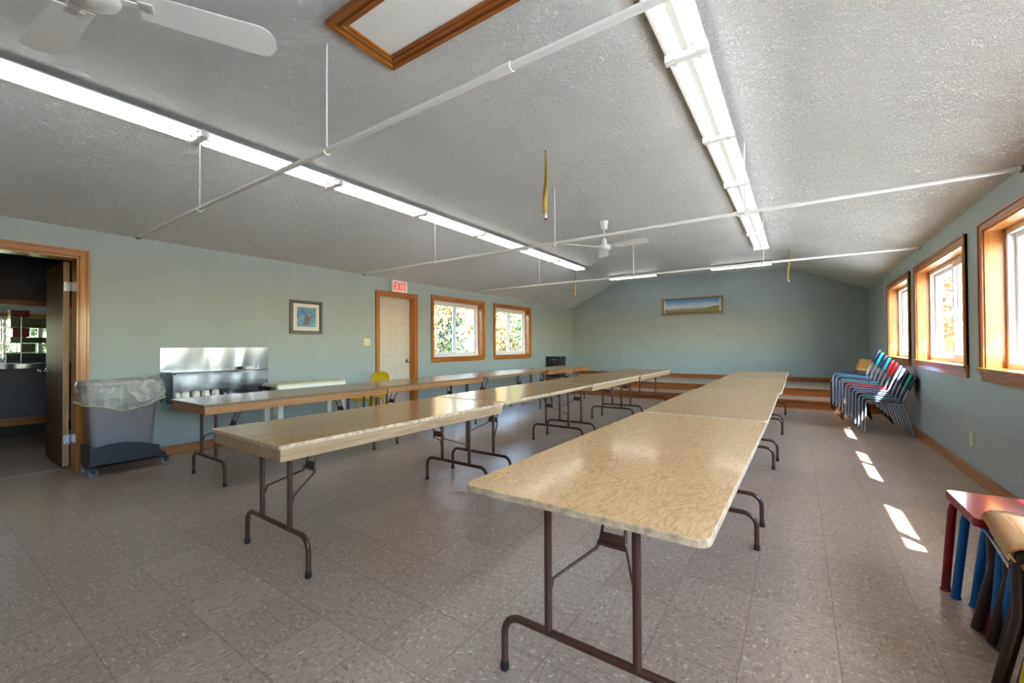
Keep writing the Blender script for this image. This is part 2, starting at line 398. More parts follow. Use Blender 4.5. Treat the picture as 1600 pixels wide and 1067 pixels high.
    def build(s, name, mats, parent=None, weld=False):
        me = D.meshes.new(name); me.from_pydata(s.v, [], s.f)
        if not isinstance(mats, (list, tuple)): mats = [mats]
        for m in mats: me.materials.append(M[m] if isinstance(m, str) else m)
        me.polygons.foreach_set('material_index', s.mi); me.polygons.foreach_set('use_smooth', s.sm)
        bm = bmesh.new(); bm.from_mesh(me)
        if weld: bmesh.ops.remove_doubles(bm, verts=bm.verts, dist=1e-5)
        bmesh.ops.recalc_face_normals(bm, faces=bm.faces); bm.to_mesh(me); bm.free(); me.update()
        o = D.objects.new(name, me); C.objects.link(o)
        if parent: o.parent = parent
        return o
def tag(o, label, cat=None, group=None, kind=None):
    o['label'] = label
    if cat: o['category'] = cat
    if group: o['group'] = group
    if kind: o['kind'] = kind
    return o
def thing(name, label, cat, loc=(0,0,0), rz=0, group=None, kind=None):
    o = D.objects.new(name, None); o.empty_display_size = .1; C.objects.link(o)
    o.location = loc; o.rotation_euler = (0, 0, rz)
    return tag(o, label, cat, group, kind)
def struct(o, label, cat='room'):
    return tag(o, label, cat, None, 'structure')
def copy_tree(o, parent=None):
    c = o.copy(); C.objects.link(c)
    if parent: c.parent = parent; c.matrix_parent_inverse = o.matrix_parent_inverse.copy()
    for ch in list(o.children): copy_tree(ch, c)
    return c
def arc(c, r, a0, a1, n, plane):
    """points of an arc (degrees) in plane 'xz','yz','xy'"""
    out = []
    for i in range(n+1):
        a = math.radians(a0+(a1-a0)*i/n); u, v = r*math.cos(a), r*math.sin(a)
        out.append({'xz': (c[0]+u, c[1], c[2]+v), 'yz': (c[0], c[1]+u, c[2]+v), 'xy': (c[0]+u, c[1]+v, c[2])}[plane])
    return out

# ------------------------------------------------------------------ room shell
def wall_slab(xa, xb, ys, zs, holes):
    """wall in a yz plane between xa and xb with rectangular holes (y0,y1,z0,z1)"""
    Y = sorted(set(list(ys)+[h[0] for h in holes]+[h[1] for h in holes])); Z = sorted(set(list(zs)+[h[2] for h in holes]+[h[3] for h in holes]))
    def solid(i, j):
        if i < 0 or j < 0 or i >= len(Y)-1 or j >= len(Z)-1: return False
        cy, cz = (Y[i]+Y[i+1])/2, (Z[j]+Z[j+1])/2
        return not any(h[0] < cy < h[1] and h[2] < cz < h[3] for h in holes)
    m = MB()
    for i in range(len(Y)-1):
        for j in range(len(Z)-1):
            if not solid(i, j): continue
            y0, y1, z0, z1 = Y[i], Y[i+1], Z[j], Z[j+1]
            m.add([(xa,y0,z0),(xa,y1,z0),(xa,y1,z1),(xa,y0,z1)], [(0,1,2,3)]); m.add([(xb,y0,z0),(xb,y1,z0),(xb,y1,z1),(xb,y0,z1)], [(3,2,1,0)])
            if not solid(i-1, j): m.add([(xa,y0,z0),(xb,y0,z0),(xb,y0,z1),(xa,y0,z1)], [(0,1,2,3)])
            if not solid(i+1, j): m.add([(xa,y1,z0),(xb,y1,z0),(xb,y1,z1),(xa,y1,z1)], [(3,2,1,0)])
            if not solid(i, j-1): m.add([(xa,y0,z0),(xa,y1,z0),(xb,y1,z0),(xb,y0,z0)], [(0,1,2,3)])
            if not solid(i, j+1): m.add([(xa,y0,z1),(xa,y1,z1),(xb,y1,z1),(xb,y0,z1)], [(3,2,1,0)])
    return m
LW = [(5.765, 7.245, .955, 2.075), (7.725, 9.175, .955, 2.075)]        # left windows
RW = [(7.72, 9.24, .955, 2.075), (5.42, 7.27, .955, 2.075), (3.47, 4.94, .955, 2.075), (1.45, 3.08, .955, 2.075), (-1.0, .9, .955, 2.075)]
DL = (.16, 1.015, 0, 2.045); DE = (4.51, 5.275, 0, 2.03)
o = wall_slab(0, -.2, (Y0-.2, L+.2), (0, HL+.03), LW+[DL, DE]).build('wall_left', 'wall', weld=True); struct(o, 'long sage green wall with the exit door and two windows')
o = wall_slab(W, W+.2, (Y0-.2, L+.2), (0, HR+.03), RW).build('wall_right', 'wall', weld=True); struct(o, 'sage green wall with deep oak framed windows')
prof = [(0, 0), (W, 0), (W, HR+.03), (XB2, HC+.03), (XB1, HC+.03), (0, HL+.03)]
o = MB().prism(prof, 'Y', L, L+.2).build('wall_back', 'wall'); struct(o, 'plain gable end wall behind the low stage')
o = MB().prism(prof, 'Y', Y0-.2, Y0).build('wall_rear', 'wall'); struct(o, 'end wall behind the viewpoint')
cp = [(-.2, HL-.096), (0, HL), (XB1-.12, HC-.058), (XB1-.04, HC-.025), (XB1+.04, HC-.005), (XB1+.14, HC), (XB2-.14, HC), (XB2-.04, HC-.005), (XB2+.04, HC-.02), (XB2+.14, HC-.062), (W, HR), (W+.2, HR-.09),
      (W+.2, HR+.1), (XB2, HC+.2), (XB1, HC+.2), (-.2, HL+.1)]
m = MB(); n = len(cp)
for i in range(n):
    j = (i+1) % n
    m.add([(cp[i][0], Y0-.2, cp[i][1]), (cp[j][0], Y0-.2, cp[j][1]), (cp[j][0], L+.2, cp[j][1]), (cp[i][0], L+.2, cp[i][1])], [(0, 1, 2, 3)], 0, True)
o = m.build('ceiling', 'ceil', weld=True); struct(o, 'stippled off-white ceiling, flat in the middle with sloping sides')
mod = o.modifiers.new('es', 'EDGE_SPLIT'); mod.split_angle = math.radians(35)
o = MB().box((0, Y0-.2, -.1), (W, L, 0)).build('floor', 'floor'); struct(o, 'speckled beige vinyl tile floor')
# stage (two wooden risers and a pale deck)
m = MB()
m.box((0, STEP_Y, 0), (W, PLAT_Y+.02, STEP_Z-.02), 0); m.box((0, STEP_Y-.025, STEP_Z-.025), (W, PLAT_Y+.01, STEP_Z), 1, )
m.box((0, PLAT_Y, STEP_Z), (W, L, PLAT_Z-.025), 0); m.box((0, PLAT_Y-.03, PLAT_Z-.03), (W, L, PLAT_Z), 1)
m.box((0, STEP_Y-.027, STEP_Z-.03), (W, STEP_Y-.022, STEP_Z-.004), 0); m.box((0, PLAT_Y-.033, PLAT_Z-.032), (W, PLAT_Y-.028, PLAT_Z-.006), 0)
o = m.build('trim_1', ['oakx', 'stage']); struct(o, 'low two-step stage with orange stained risers and pale deck', 'stage')
def board(mb, a, b): mb.box(a, b, 0, .004)
m = MB(); board(m, (0, DL[1]+.085, 0), (.018, DE[0]-.075, .1)); board(m, (0, DE[1]+.075, 0), (.018, STEP_Y-.026, .1)); board(m, (0, Y0, 0), (.018, DL[0]-.075, .1))
o = m.build('baseboard_left', 'oak'); struct(o, 'oak baseboard along the left wall', 'baseboard')
m = MB(); board(m, (W-.018, Y0, 0), (W, STEP_Y-.026, .1)); board(m, (W-.022, Y0, 0), (W, STEP_Y-.03, .016))
o = m.build('baseboard_right', 'oak'); struct(o, 'oak baseboard along the right wall', 'baseboard')
m = MB(); board(m, (0, L-.018, PLAT_Z), (W, L, PLAT_Z+.1))
o = m.build('baseboard_back', 'oakx'); struct(o, 'oak baseboard on the stage back wall', 'baseboard')
m = MB()
m.box((W-.008, Y0, HR-.014), (W, L, HR-.004))
# eaves outside
o = MB().prism([(W+.2, 2.23), (7.625, 2.215), (7.625, 2.34), (W+.2, 2.45)], 'Y', Y0-.4, L+.4).build('trim_2', 'siding'); struct(o, 'roof overhang outside the right wall', 'roof')
o = MB().prism([(-.2, 2.22), (-.55, 2.2), (-.55, 2.34), (-.2, 2.42)], 'Y', 3.2, L+.4).build('trim_3', 'siding'); struct(o, 'roof overhang outside the left wall', 'roof')

# ------------------------------------------------------------------ windows
def frame_rect(m, xa, xb, y0, y1, z0, z1, w, mi=0, bev=0, wz=None):
    wz = wz or w
    m.box((xa, y0, z0), (xb, y0+w, z1), mi, bev); m.box((xa, y1-w, z0), (xb, y1, z1), mi, bev)
    m.box((xa, y0+w, z1-wz), (xb, y1-w, z1), mi, bev); m.box((xa, y0+w, z0), (xb, y1-w, z0+wz), mi, bev)
def casing(mb_h, mb_v, x, s, y0, y1, z0, z1, w=.07, t=.018):
    """moulded casing: stepped boards; s = +1 towards the room from x"""
    for (o0, o1, th) in ((0, w, t), (w*.12, w*.4, t+.005), (w*.72, w, t+.009)):
        mb_v.box((x, y0-o1, z0), (x+s*th, y0-o0, z1+o1), 0, .002); mb_v.box((x, y1+o0, z0), (x+s*th, y1+o1, z1+o1), 0, .002)
        mb_h.box((x, y0-o0, z1+o0), (x+s*th, y1+o0, z1+o1), 0, .002)
def window(name, label, x, s, h, slide_left=True):
    """s: direction to the room (+1 for left wall). h hole (y0,y1,z0,z1)"""
    y0, y1, z0, z1 = h; yc, = ((y0+y1)/2,)
    r = thing(name, label, 'window', (x, yc, z0), kind='structure')
    def L_(m, nm, mat): 
        m.v = [(a[0]-x, a[1]-yc, a[2]-z0) for a in m.v]; return m.build(nm, mat, r)
    mh, mv = MB(), MB(); casing(mh, mv, x, s, y0, y1, z0, z1); 
    mh.mi = [0]*len(mh.f); mv.mi = [1]*len(mv.f); mh.v += []
    o_ = len(mh.v); mh.f += [[i+o_ for i in f] for f in mv.f]; mh.v += mv.v; mh.mi += mv.mi; mh.sm += mv.sm
    L_(mh, 'casing', ['oak', 'oakz'])
    m = MB(); d = -s*.13
    m.box((x+s*.004, y0, z0), (x+d, y0+.014, z1)); m.box((x+s*.004, y1-.014, z0), (x+d, y1, z1)); m.box((x+s*.004, y0, z1-.014), (x+d, y1, z1))
    L_(m, 'jamb', 'jamb')
    m = MB(); m.box((x+d, y0-.0, z0-.004), (x, y1, z0+.018), 0); m.box((x, y0-.085, z0-.004), (x+s*.045, y1+.085, z0+.018), 0, .006)
    L_(m, 'sill', 'oak')
    m = MB(); m.box((x, y0-.06, z0-.09), (x+s*.016, y1+.06, z0-.004), 0, .003); m.box((x, y0-.07, z0-.045), (x+s*.026, y1+.07, z0-.004), 0, .005)
    L_(m, 'apron', 'oak')
    xo, xi = x-s*.2, x-s*.11
    m = MB(); frame_rect(m, xo, xi, y0+.012, y1-.012, z0+.016, z1-.012, .045); L_(m, 'outer_frame', 'vinyl')
    a0, a1, b0, b1 = y0+.057, y1-.057, z0+.061, z1-.057
    ym = (a0+a1)/2
    for k, (p, q, xx) in enumerate(((a0, ym+.03, x-s*.135), (ym-.03, a1, x-s*.165))):
        m = MB(); frame_rect(m, xx-.014, xx+.014, p, q, b0, b1, .042, 0, .004)
        if k == 0: m.box((xx+s*.014, q-.036, (b0+b1)/2-.05), (xx+s*.026, q-.014, (b0+b1)/2+.03))
        f = L_(m, 'sash', 'vinyl')
        m = MB(); m.box((xx-.002-x, p+.04-yc, b0+.04-z0), (xx+.002-x, q-.04-yc, b1-.04-z0)); g = m.build('pane', 'glass', f)
    return r
window('window_1', 'oak framed sliding window next to the exit door', 0, 1, LW[0])
window('window_2', 'oak framed sliding window nearest the stage on the left wall', 0, 1, LW[1])
window('window_3', 'oak framed window above the far chair stack on the right wall', W, -1, RW[0])
window('window_4', 'middle oak framed window of the right wall', W, -1, RW[1])
window('window_5', 'oak framed window cut by the right edge of the photo', W, -1, RW[2])
window('window_6', 'right wall window beside the viewpoint', W, -1, RW[3])
window('window_7', 'right wall window behind the viewpoint', W, -1, RW[4])

# ------------------------------------------------------------------ doors
r = thing('door_1', 'cream six panel exit door in an oak frame', 'door', (0, (DE[0]+DE[1])/2, 0), kind='structure')
yc = (DE[0]+DE[1])/2
mh, mv = MB(), MB(); casing(mh, mv, 0, 1, DE[0]-yc, DE[1]-yc, 0, DE[3])
mv.build('side_casing', 'oakz', r); mh.build('head_casing', 'oak', r)
m = MB(); m.box((-.15, DE[0]-yc, 0), (.002, DE[0]-yc+.016, DE[3])); m.box((-.15, DE[1]-yc-.016, 0), (.002, DE[1]-yc, DE[3])); m.box((-.15, DE[0]-yc+.016, DE[3]-.016), (.002, DE[1]-yc-.016, DE[3]))
m.build('door_jamb', 'oakz', r)
m = MB(); a, b = DE[0]-yc+.018, DE[1]-yc-.018; wd = b-a; xf = -.1
m.box((xf-.045, a, .01), (xf-.006, b, DE[3]-.02))
cols_ = [(a+.085, a+.085+.25), (b-.085-.25, b-.085)]
rows_ = [(.16, .82), (.99, 1.585), (1.71, 1.87)]
ys = [a, cols_[0][0], cols_[0][1], cols_[1][0], cols_[1][1], b]; zs = [.01]+[v for p in rows_ for v in p]+[DE[3]-.02]
for i in range(5):
    for j in range(7):
        if i % 2 == 1 and j % 2 == 1:
            y_0, y_1, z_0, z_1 = ys[i], ys[i+1], zs[j], zs[j+1]; q = .022
            A = [(xf, y_0, z_0), (xf, y_1, z_0), (xf, y_1, z_1), (xf, y_0, z_1)]; B = [(xf-.01, y_0+q, z_0+q), (xf-.01, y_1-q, z_0+q), (xf-.01, y_1-q, z_1-q), (xf-.01, y_0+q, z_1-q)]
            q2 = .045; Cq = [(xf-.002, y_0+q2, z_0+q2), (xf-.002, y_1-q2, z_0+q2), (xf-.002, y_1-q2, z_1-q2), (xf-.002, y_0+q2, z_1-q2)]
            m.add(A+B+Cq, [(k, (k+1) % 4, 4+(k+1) % 4, 4+k) for k in range(4)]+[(4+k, 4+(k+1) % 4, 8+(k+1) % 4, 8+k) for k in range(4)]+[(8, 9, 10, 11)])
        else:
            m.box((xf-.02, ys[i], zs[j]), (xf, ys[i+1], zs[j+1]))
lf = m.build('door_leaf', 'door', r)
m = MB(); m.lathe([(.032, xf), (.032, xf+.008), (.012, xf+.012), (.012, xf+.035), (.026, xf+.045), (.03, xf+.058), (.022, xf+.07), (0, xf+.072)], (0, b-.07, .915), 16, 0, 'X')
m.build('door_knob', 'chrome', lf)
m = MB(); m.box((xf, yc-yc-.01, 1.47), (xf+.004, .01, 1.474)); m.lathe([(.007, xf), (.005, xf+.004), (0, xf+.004)], (0, 0, 1.5), 10, 0, 'X'); m.build('peephole', 'frame_dark', lf)

r = thing('door_2', 'open brown door in oak frame at the left edge', 'door', (0, DL[1], 0), kind='structure')
mh, mv = MB(), MB(); casing(mh, mv, 0, 1, DL[0]-DL[1], 0, 0, DL[3]); mv.build('side_casing', 'oakz', r); mh.build('head_casing', 'oak', r)
m = MB(); m.box((-.2, -.016, 0), (.002, 0, DL[3])); m.box((-.2, DL[0]-DL[1], 0), (.002, DL[0]-DL[1]+.016, DL[3])); m.box((-.2, DL[0]-DL[1]+.016, DL[3]-.016), (.002, -.016, DL[3]))
m.build('door_jamb', 'oakz', r)
m = MB(); m.box((-1.03, -.066, .02), (-.245, -.022, 2.02)); lf = m.build('door_leaf', 'veneer', r)
m = MB(); m.box((-.245, -.066, .02), (-.242, -.022, 2.02)); e_ = m.build('leaf_edge', 'core', lf); e_['label'] = 'pale unfinished door edge'
for z in (.28, 1.78):
    m = MB(); m.box((-.242, -.062, z-.045), (-.236, -.02, z+.045)); m.tube([(-.236, -.016, z-.045), (-.236, -.016, z+.045)], .007)
    for q in (-.03, 0, .03): m.lathe([(.004, -.236), (.002, -.234), (0, -.234)], (0, -.045+(.01 if q else -.005), z+q), 8, 1, 'X')
    m.build('hinge', ['chrome', 'black'], lf)
m = MB()
m.lathe([(.03, -.066), (.03, -.072), (.012, -.076), (.012, -.1), (.026, -.11), (.028, -.122), (.02, -.132), (0, -.134)], (-.97, 0, .93), 16, 0, 'Y')
m.build('door_knob', 'chrome', lf)

# ------------------------------------------------------------------ side room and kitchen beyond the open door
HX, KX = -3.03, -5.6
o = MB().box((KX-.15, -1.4, -.1), (0, 3.05, 0)).build('floor_hall', 'floor'); struct(o, 'dim tiled floor of the side room')
o.location.z = -.003
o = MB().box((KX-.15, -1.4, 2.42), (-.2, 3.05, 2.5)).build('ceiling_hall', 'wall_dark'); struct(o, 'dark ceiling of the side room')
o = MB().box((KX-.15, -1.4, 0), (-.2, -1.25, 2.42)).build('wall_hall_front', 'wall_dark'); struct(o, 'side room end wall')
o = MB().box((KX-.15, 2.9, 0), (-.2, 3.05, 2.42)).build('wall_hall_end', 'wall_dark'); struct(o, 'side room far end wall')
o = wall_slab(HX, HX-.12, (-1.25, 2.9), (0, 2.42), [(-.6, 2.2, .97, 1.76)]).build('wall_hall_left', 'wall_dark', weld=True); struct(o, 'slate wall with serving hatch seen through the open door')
o = wall_slab(KX, KX-.15, (-1.25, 2.9), (0, 2.42), [(.2, 1.9, .95, 1.72)]).build('wall_kitchen', 'wall', weld=True); struct(o, 'kitchen wall with a bright window')
m = MB(); frame_rect(m, KX-.1, KX-.04, .2, 1.9, .95, 1.72, .05); m.box((KX-.09, 1.5, .95), (KX-.05, 1.56, 1.72)); o = m.build('window_8', 'vinyl'); struct(o, 'kitchen window glimpsed through the serving hatch', 'window')
m = MB(); m.box((KX, .1, 1.72), (KX+.02, 2.0, 1.79)); m.build('head_casing', 'oak', o)
m = MB(); m.box((HX, -.68, 1.76), (HX+.02, 2.28, 1.83)); m.box((HX, -.68, .9), (HX+.03, 2.28, .97), 0); o = m.build('trim_4', 'oak'); struct(o, 'brown trim of the serving hatch', 'trim')
m = MB(); m.box((HX, -1.25, .14), (HX+.02, 2.9, .24)); m.box((HX, -1.25, 0), (HX+.012, 2.9, .14), 1); o = m.build('baseboard_hall', ['oak', 'rubber']); struct(o, 'brown and black baseboard of the side room', 'baseboard')
o = MB().box((HX-.62, -.6, .9), (HX+.06, 2.2, .97), 0, .005).build('trim_5', 'steel'); struct(o, 'steel counter ledge of the serving hatch', 'counter')
# wire rack with kitchen things
RX = -4.25
r = thing('wire_rack', 'metal kitchen rack seen through the serving hatch', 'rack', (RX, 1.2, 0))
m = MB()
for y in (-.24, -.08, .5):
    for x in (-.18, .18): m.tube([(x, y, 0), (x, y, 1.66)], .011, 8)
m.build('post', 'chrome', r)
for z in (.1, .93, 1.12, 1.27, 1.5):
    m = MB(); m.box((-.19, -.26, z-.012), (.19, .52, z)); m.build('shelf', 'chrome', r)
def tray(y0, y1, z0, z1, mat, name, label, cat, group=None, dx=.14):
    m = MB(); m.box((-dx, -(y1-y0)/2, 0), (dx, (y1-y0)/2, z1-z0), 0, .008); m.box((-dx-.006, -(y1-y0)/2-.006, z1-z0-.016), (dx+.006, (y1-y0)/2+.006, z1-z0-.006), 0, .003)
    o = m.build(name, mat); o.location = (RX, (y0+y1)/2, z0+.001); tag(o, label, cat, group); return o
tray(1.02, 1.21, 1.655, 1.76, 'redbox', 'storage_box', 'red box on top of the kitchen rack', 'box')
tray(1.04, 1.21, 1.35, 1.485, 'redbox', 'storage_box', 'dark red box between the green trays of the kitchen rack', 'box')
tray(1.02, 1.50, 1.5, 1.645, 'tray', 'serving_tray', 'olive green tub on the upper shelf of the kitchen rack', 'tub')
tray(1.02, 1.50, 1.27, 1.345, 'tray', 'serving_tray', 'long green tray on the middle shelf of the kitchen rack', 'tray')
tray(1.12, 1.27, 1.12, 1.25, 'tray', 'storage_tub', 'small green tub below the long green tray', 'tub')
tray(.98, 1.5, .932, 1.02, 'crate', 'crate', 'slate blue crate on the low shelf of the kitchen rack', 'crate')
tray(.98, 1.5, 1.021, 1.1, 'crate', 'crate', 'upper slate blue crate of the kitchen rack', 'crate')
# pale thin slab put in for striped reflections on the side room floor
m = MB(); m.box((-.62, .19, 0), (-.22, .95, .006), 0); o = m.build('floor_reflection', 'stage'); tag(o, 'pale flat slab standing in for reflections on the floor behind the open doorway', 'mat')

# ------------------------------------------------------------------ folding tables
H = .705
def rounded(x0, x1, y0, y1, r, n=5):
    pts = []
    for (cx, cy, a0) in ((x1-r, y1-r, 0), (x0+r, y1-r, 90), (x0+r, y0+r, 180), (x1-r, y0+r, 270)):
        for i in range(n+1):
            a = math.radians(a0+90*i/n); pts.append((cx+r*math.cos(a), cy+r*math.sin(a)))
    return pts
def make_table(w, l, apron, top, edge, apr, label, group):
    """origin on the floor at the centre; length along y"""
    r = thing('folding_table', label, 'table', group=group)
    t = .02; poly = rounded(-w/2, w/2, -l/2, l/2, .035 if not apron else .012)
    n = len(poly); m = MB(); e = .003
    inner = rounded(-w/2+e, w/2-e, -l/2+e, l/2-e, .034 if not apron else .01)
    V = [(p[0], p[1], H) for p in inner]+[(p[0], p[1], H-e) for p in poly]+[(p[0], p[1], H-t) for p in poly]
    m.add(V, [list(range(n))], 0); m.add(V, [list(range(2*n, 3*n))[::-1]]+[(i, (i+1) % n, n+(i+1) % n, n+i) for i in range(n)]+[(n+i, n+(i+1) % n, 2*n+(i+1) % n, 2*n+i) for i in range(n)], 1)
    m.build('tabletop', [top, edge], r)
    if apron:
        m = MB(); q = .022; a, b = w/2-.012, l/2-.012; z0 = H-t-.062; z1 = H-t-.003
        m.box((-a, -b, z0), (-a+q, b, z1)); m.box((a-q, -b, z0), (a, b, z1)); m.box((-a+q, -b, z0), (a-q, -b+q, z1)); m.box((-a+q, b-q, z0), (a-q, b, z1))
        m.build('apron', apr, r)
        m = MB(); m.box((-a+.004, -b+.004, z1), (a-.004, b-.004, H-t)); m.build('underlay', 'edge_dark', r)
    zt = H-t-.003
    if not apron:
        m = MB()
        for s in (-1, 1): m.box((s*.3-.02, -l/2+.12, H-t-.03), (s*.3+.02, l/2-.12, H-t), 0)
        m.build('support_rail', 'apron', r)
        zt = H-t
    for s in (-1, 1):
        y = s*(l/2-.17)
        R_ = .07; hw = .335; zb = .2
        pts = [(-hw, y, .02)]+arc((-hw+R_, y, zb-R_), R_, 180, 90, 6, 'xz')+arc((hw-R_, y, zb-R_), R_, 90, 0, 6, 'xz')+[(hw, y, .02)]
        m = MB(); m.tube(pts, .0135, 10)
        for x in (-.152, .152): m.tube([(x, y, zb), (x, y, zt)], .0135, 10)
        m.tube([(-.2, y, zt-.02), (.2, y, zt-.02)], .012, 8)
        fr = m.build('leg_frame', 'brown', r)
        for x in (-hw, hw):
            m = MB(); m.lathe([(.0155, 0), (.016, .006), (.0148, .03), (.0137, .031)], (x, y, 0), 12); m.build('foot_cap', 'rubber', fr)
        m = MB(); yi = y-s*.30
        for x in (-1, 1):
            m.tube([(x*.152, y-s*.013, .33), (x*.147, y-s*.025, .37), (x*.058, y-s*.19, .435), (x*.046, y-s*.2, .47)], .006, 8)
            m.tube([(x*.046, y-s*.2, .47), (x*.042, y-s*.215, .52), (x*.05, yi, zt-.008)], .006, 8)
        m.box((-.046, y-s*.195, .455), (.046, y-s*.207, .494), 0, .004); m.box((-.056, y-s*.185, .448), (.056, y-s*.205, .461), 0, .003)
        m.box((-.09, yi-.015, zt-.012), (.09, yi+.015, zt))
        m.build('folding_brace', 'brown', fr)
    return r
GC = 'plywood tables of the right row'; GB = 'tables of the middle row'; GA = 'tables of the row nearest the exit door wall'
tC = make_table(.765, 1.87, False, 'ply_a', 'ply_edge', 'apron', 'pale plywood folding table with swirling grain, nearest in the right row', GC)
tC2 = make_table(.765, 1.84, False, 'ply_b', 'ply_edge', 'apron', 'x', GC)
tB = make_table(.77, 1.80, True, 'ply_c', 'ply_edge', 'apron', 'tan folding table with whitened apron, nearest in the middle row', GB)
tB2 = make_table(.77, 1.83, False, 'ply_c', 'ply_edge', 'apron', 'x', GB)
tA = make_table(.755, 1.84, True, 'ply_c', 'edge_dark', 'apron_b', 'x', GA)
tA3 = make_table(.755, 1.84, False, 'ply_c', 'edge_dark', 'apron_b', 'x', GA)
used = set()
def place(src, x, y, rz, label, group=None, z=0):
    o = src if src.name not in used else copy_tree(src)
    used.add(src.name); used.add(o.name)
    o.location = (x, y, z); o.rotation_euler = (0, 0, math.radians(rz)); o['label'] = label
    if group: o['group'] = group
    return o
place(tC, 5.145, 2.022, -.6, 'pale plywood folding table with swirling grain, nearest in the right row')
place(tC2, 5.155, 3.905, 0, 'worn plywood folding table, second from the front in the right row')
place(tC2, 5.175, 5.765, 0, 'worn plywood folding table, third from the front in the right row')
place(tC2, 5.17, 7.625, 0, 'worn plywood folding table at the stage end of the right row')
place(tB, 3.30, 1.935, -.8, 'brown folding table with pale apron, nearest in the middle row')
place(tB2, 3.275, 3.785, 0, 'apronless brown folding table, second in the middle row, catching window glare')
place(tB, 3.27, 5.625, 0, 'brown folding table with apron, third in the middle row')
place(tB, 3.29, 7.45, 0, 'brown folding table at the stage end of the middle row')
place(tA, 1.36, 2.345, -.5, 'brown folding table in front of the stainless shelf, nearest in its row')
place(tA, 1.335, 4.2, 0, 'brown folding table in front of the exit door')
place(tA3, 1.37, 6.06, 0, 'apronless brown folding table in front of the first left window')
place(tA, 1.41, 7.93, 0, 'brown folding table before the black speaker box, at the stage end of its row')

# ------------------------------------------------------------------ fluorescent fixtures
def make_light():
    r = thing('light_fixture', 'x', 'ceiling light')
    hl = .617
    m = MB(); m.box((-.055, -hl, -.034), (.055, hl, 0)); 
    m.prism([(-.118, -.034), (.118, -.034), (.118, -.038), (.03, -.038), (.018, -.05), (-.018, -.05), (-.03, -.038), (-.118, -.038)], 'Y', -hl, hl)
    m.build('housing', 'fixture', r)
    for s in (-1, 1):
        m = MB(); y = s*(hl-.014); m.box((-.122, y-.013, -.083), (.122, y+.013, -.03), 0, .003)
        for x in (-.07, .07): m.box((x-.012, y-s*.013, -.085), (x+.012, y-s*.035, -.045), 0, .004)
        m.build('end_plate', 'white', r)
    for x in (-.07, .07):
        m = MB(); m.tube([(x, -hl+.03, -.068), (x, hl-.03, -.068)], .0155, 12); m.build('fluorescent_tube', 'tube', r)
    return r
lt = make_light()
ordn = ['first', 'second', 'third', 'fourth', 'fifth', 'sixth', 'seventh', 'eighth', 'ninth']
nR = 9
for i in range(nR):
    y = 8.84-.617-1.235*i
    place(lt, 5.16, y, 0, f'{ordn[i]} twin-tube fluorescent light from the stage in the right-hand ceiling row', 'lights of the right ceiling row', HC-.001)
for i in range(9):
    y = 8.84-.617-1.235*i
    place(lt, 1.60, y, 0, f'{ordn[i]} twin-tube fluorescent light from the stage in the left-hand ceiling row', 'lights of the left ceiling row', HC-.001)
place(lt, 2.235, 10.58, 90, 'lit tube light before the stage wall, left of the landscape picture', 'lights across the stage end', HC-.001)
place(lt, 4.65, 10.58, 90, 'lit tube light before the stage wall, right of the landscape picture', 'lights across the stage end', HC-.001)
place(lt, -4.6, 1.0, 0, 'lit tube light on the kitchen ceiling beyond the serving hatch', z=2.424)['group'] = 'kitchen lights'
m = MB(); m.tube([(-.6, 0, 0), (.6, 0, 0)], .012, 8); m.box((-.62, -.03, -.03), (-.56, .03, .03), 1); m.box((.56, -.03, -.03), (.62, .03, .03), 1)
o = m.build('electrical_conduit', ['white', 'frame_dark']); o.location = (3.445, 10.58, HC-.04); tag(o, 'thin white conduit joining the two stage end lights', 'conduit')

# ------------------------------------------------------------------ tie rods
def tie_rod(y, z, xs, label, coup):
    r = thing('tie_rod', label, 'ceiling rod', (W/2, y, z), group='white rods spanning the room')
    m = MB(); m.tube([(-W/2+.0, 0, 0), (W/2-.0, 0, .0)], .0165, 10)
    for c in coup: m.tube([(c-W/2-.05, 0, 0), (c-W/2+.05, 0, 0)], .021, 10)
    m.build('pipe', 'white', r)
    for s in (-1, 1):
        m = MB(); m.lathe([(.03, 0), (.03, .006), (0, .008)], (0, 0, 0), 12, 0, 'X'); q = m.build('wall_flange', 'frame_dark', r); q.location.x = s*(W/2-.001); q.rotation_euler.z = 0 if s < 0 else PI
    for x in xs:
        m = MB(); xx = x-W/2
        hk = [(xx, 0, HC-z-.0), (xx, 0, .03)]+[(xx, .021*math.sin(a)+0, -.0+.026*math.cos(a)) for a in [math.radians(v) for v in range(20, 290, 27)]]
        m.tube(hk, .0055, 8); m.build('hanger_hook', 'white', r)
tie_rod(1.449, 2.335, (1.564, 3.393), 'white pipe crossing the room nearest the viewer under the attic hatch', (4.67,))
tie_rod(4.224, 2.333, (1.556, 3.425, 5.32), 'middle white pipe crossing the room between the two fans', (2.3, 5.7))
tie_rod(7.072, 2.35, (1.552, 3.397, 5.293), 'white pipe crossing the room farthest from the viewer', ())

# ------------------------------------------------------------------ attic hatch
r = thing('attic_hatch', 'white attic hatch with a moulded oak frame', 'ceiling hatch', (4.16, 1.57, HC))
x0, x1, y0, y1 = -.6, .6, -.235, .235
def mitre(mb, x0, x1, y0, y1, w, z0, z1, mi=0):
    P = [(x0, y0), (x1, y0), (x1, y1), (x0, y1)]; Q = [(x0+w, y0+w), (x1-w, y0+w), (x1-w, y1-w), (x0+w, y1-w)]
    for k in range(4):
        j = (k+1) % 4; poly = [P[k], P[j], Q[j], Q[k]]
        mb.prism(poly, 'Z', z0, z1, mi if k % 2 == 0 else mi+1)
m = MB(); mitre(m, x0, x1, y0, y1, .085, -.018, 0); mitre(m, x0, x1, y0, y1, .026, -.03, -.018); mitre(m, x0+.05, x1-.05, y0+.05, y1-.05, .012, -.024, -.018)
m.build('hatch_frame', ['oakx', 'oak'], r)
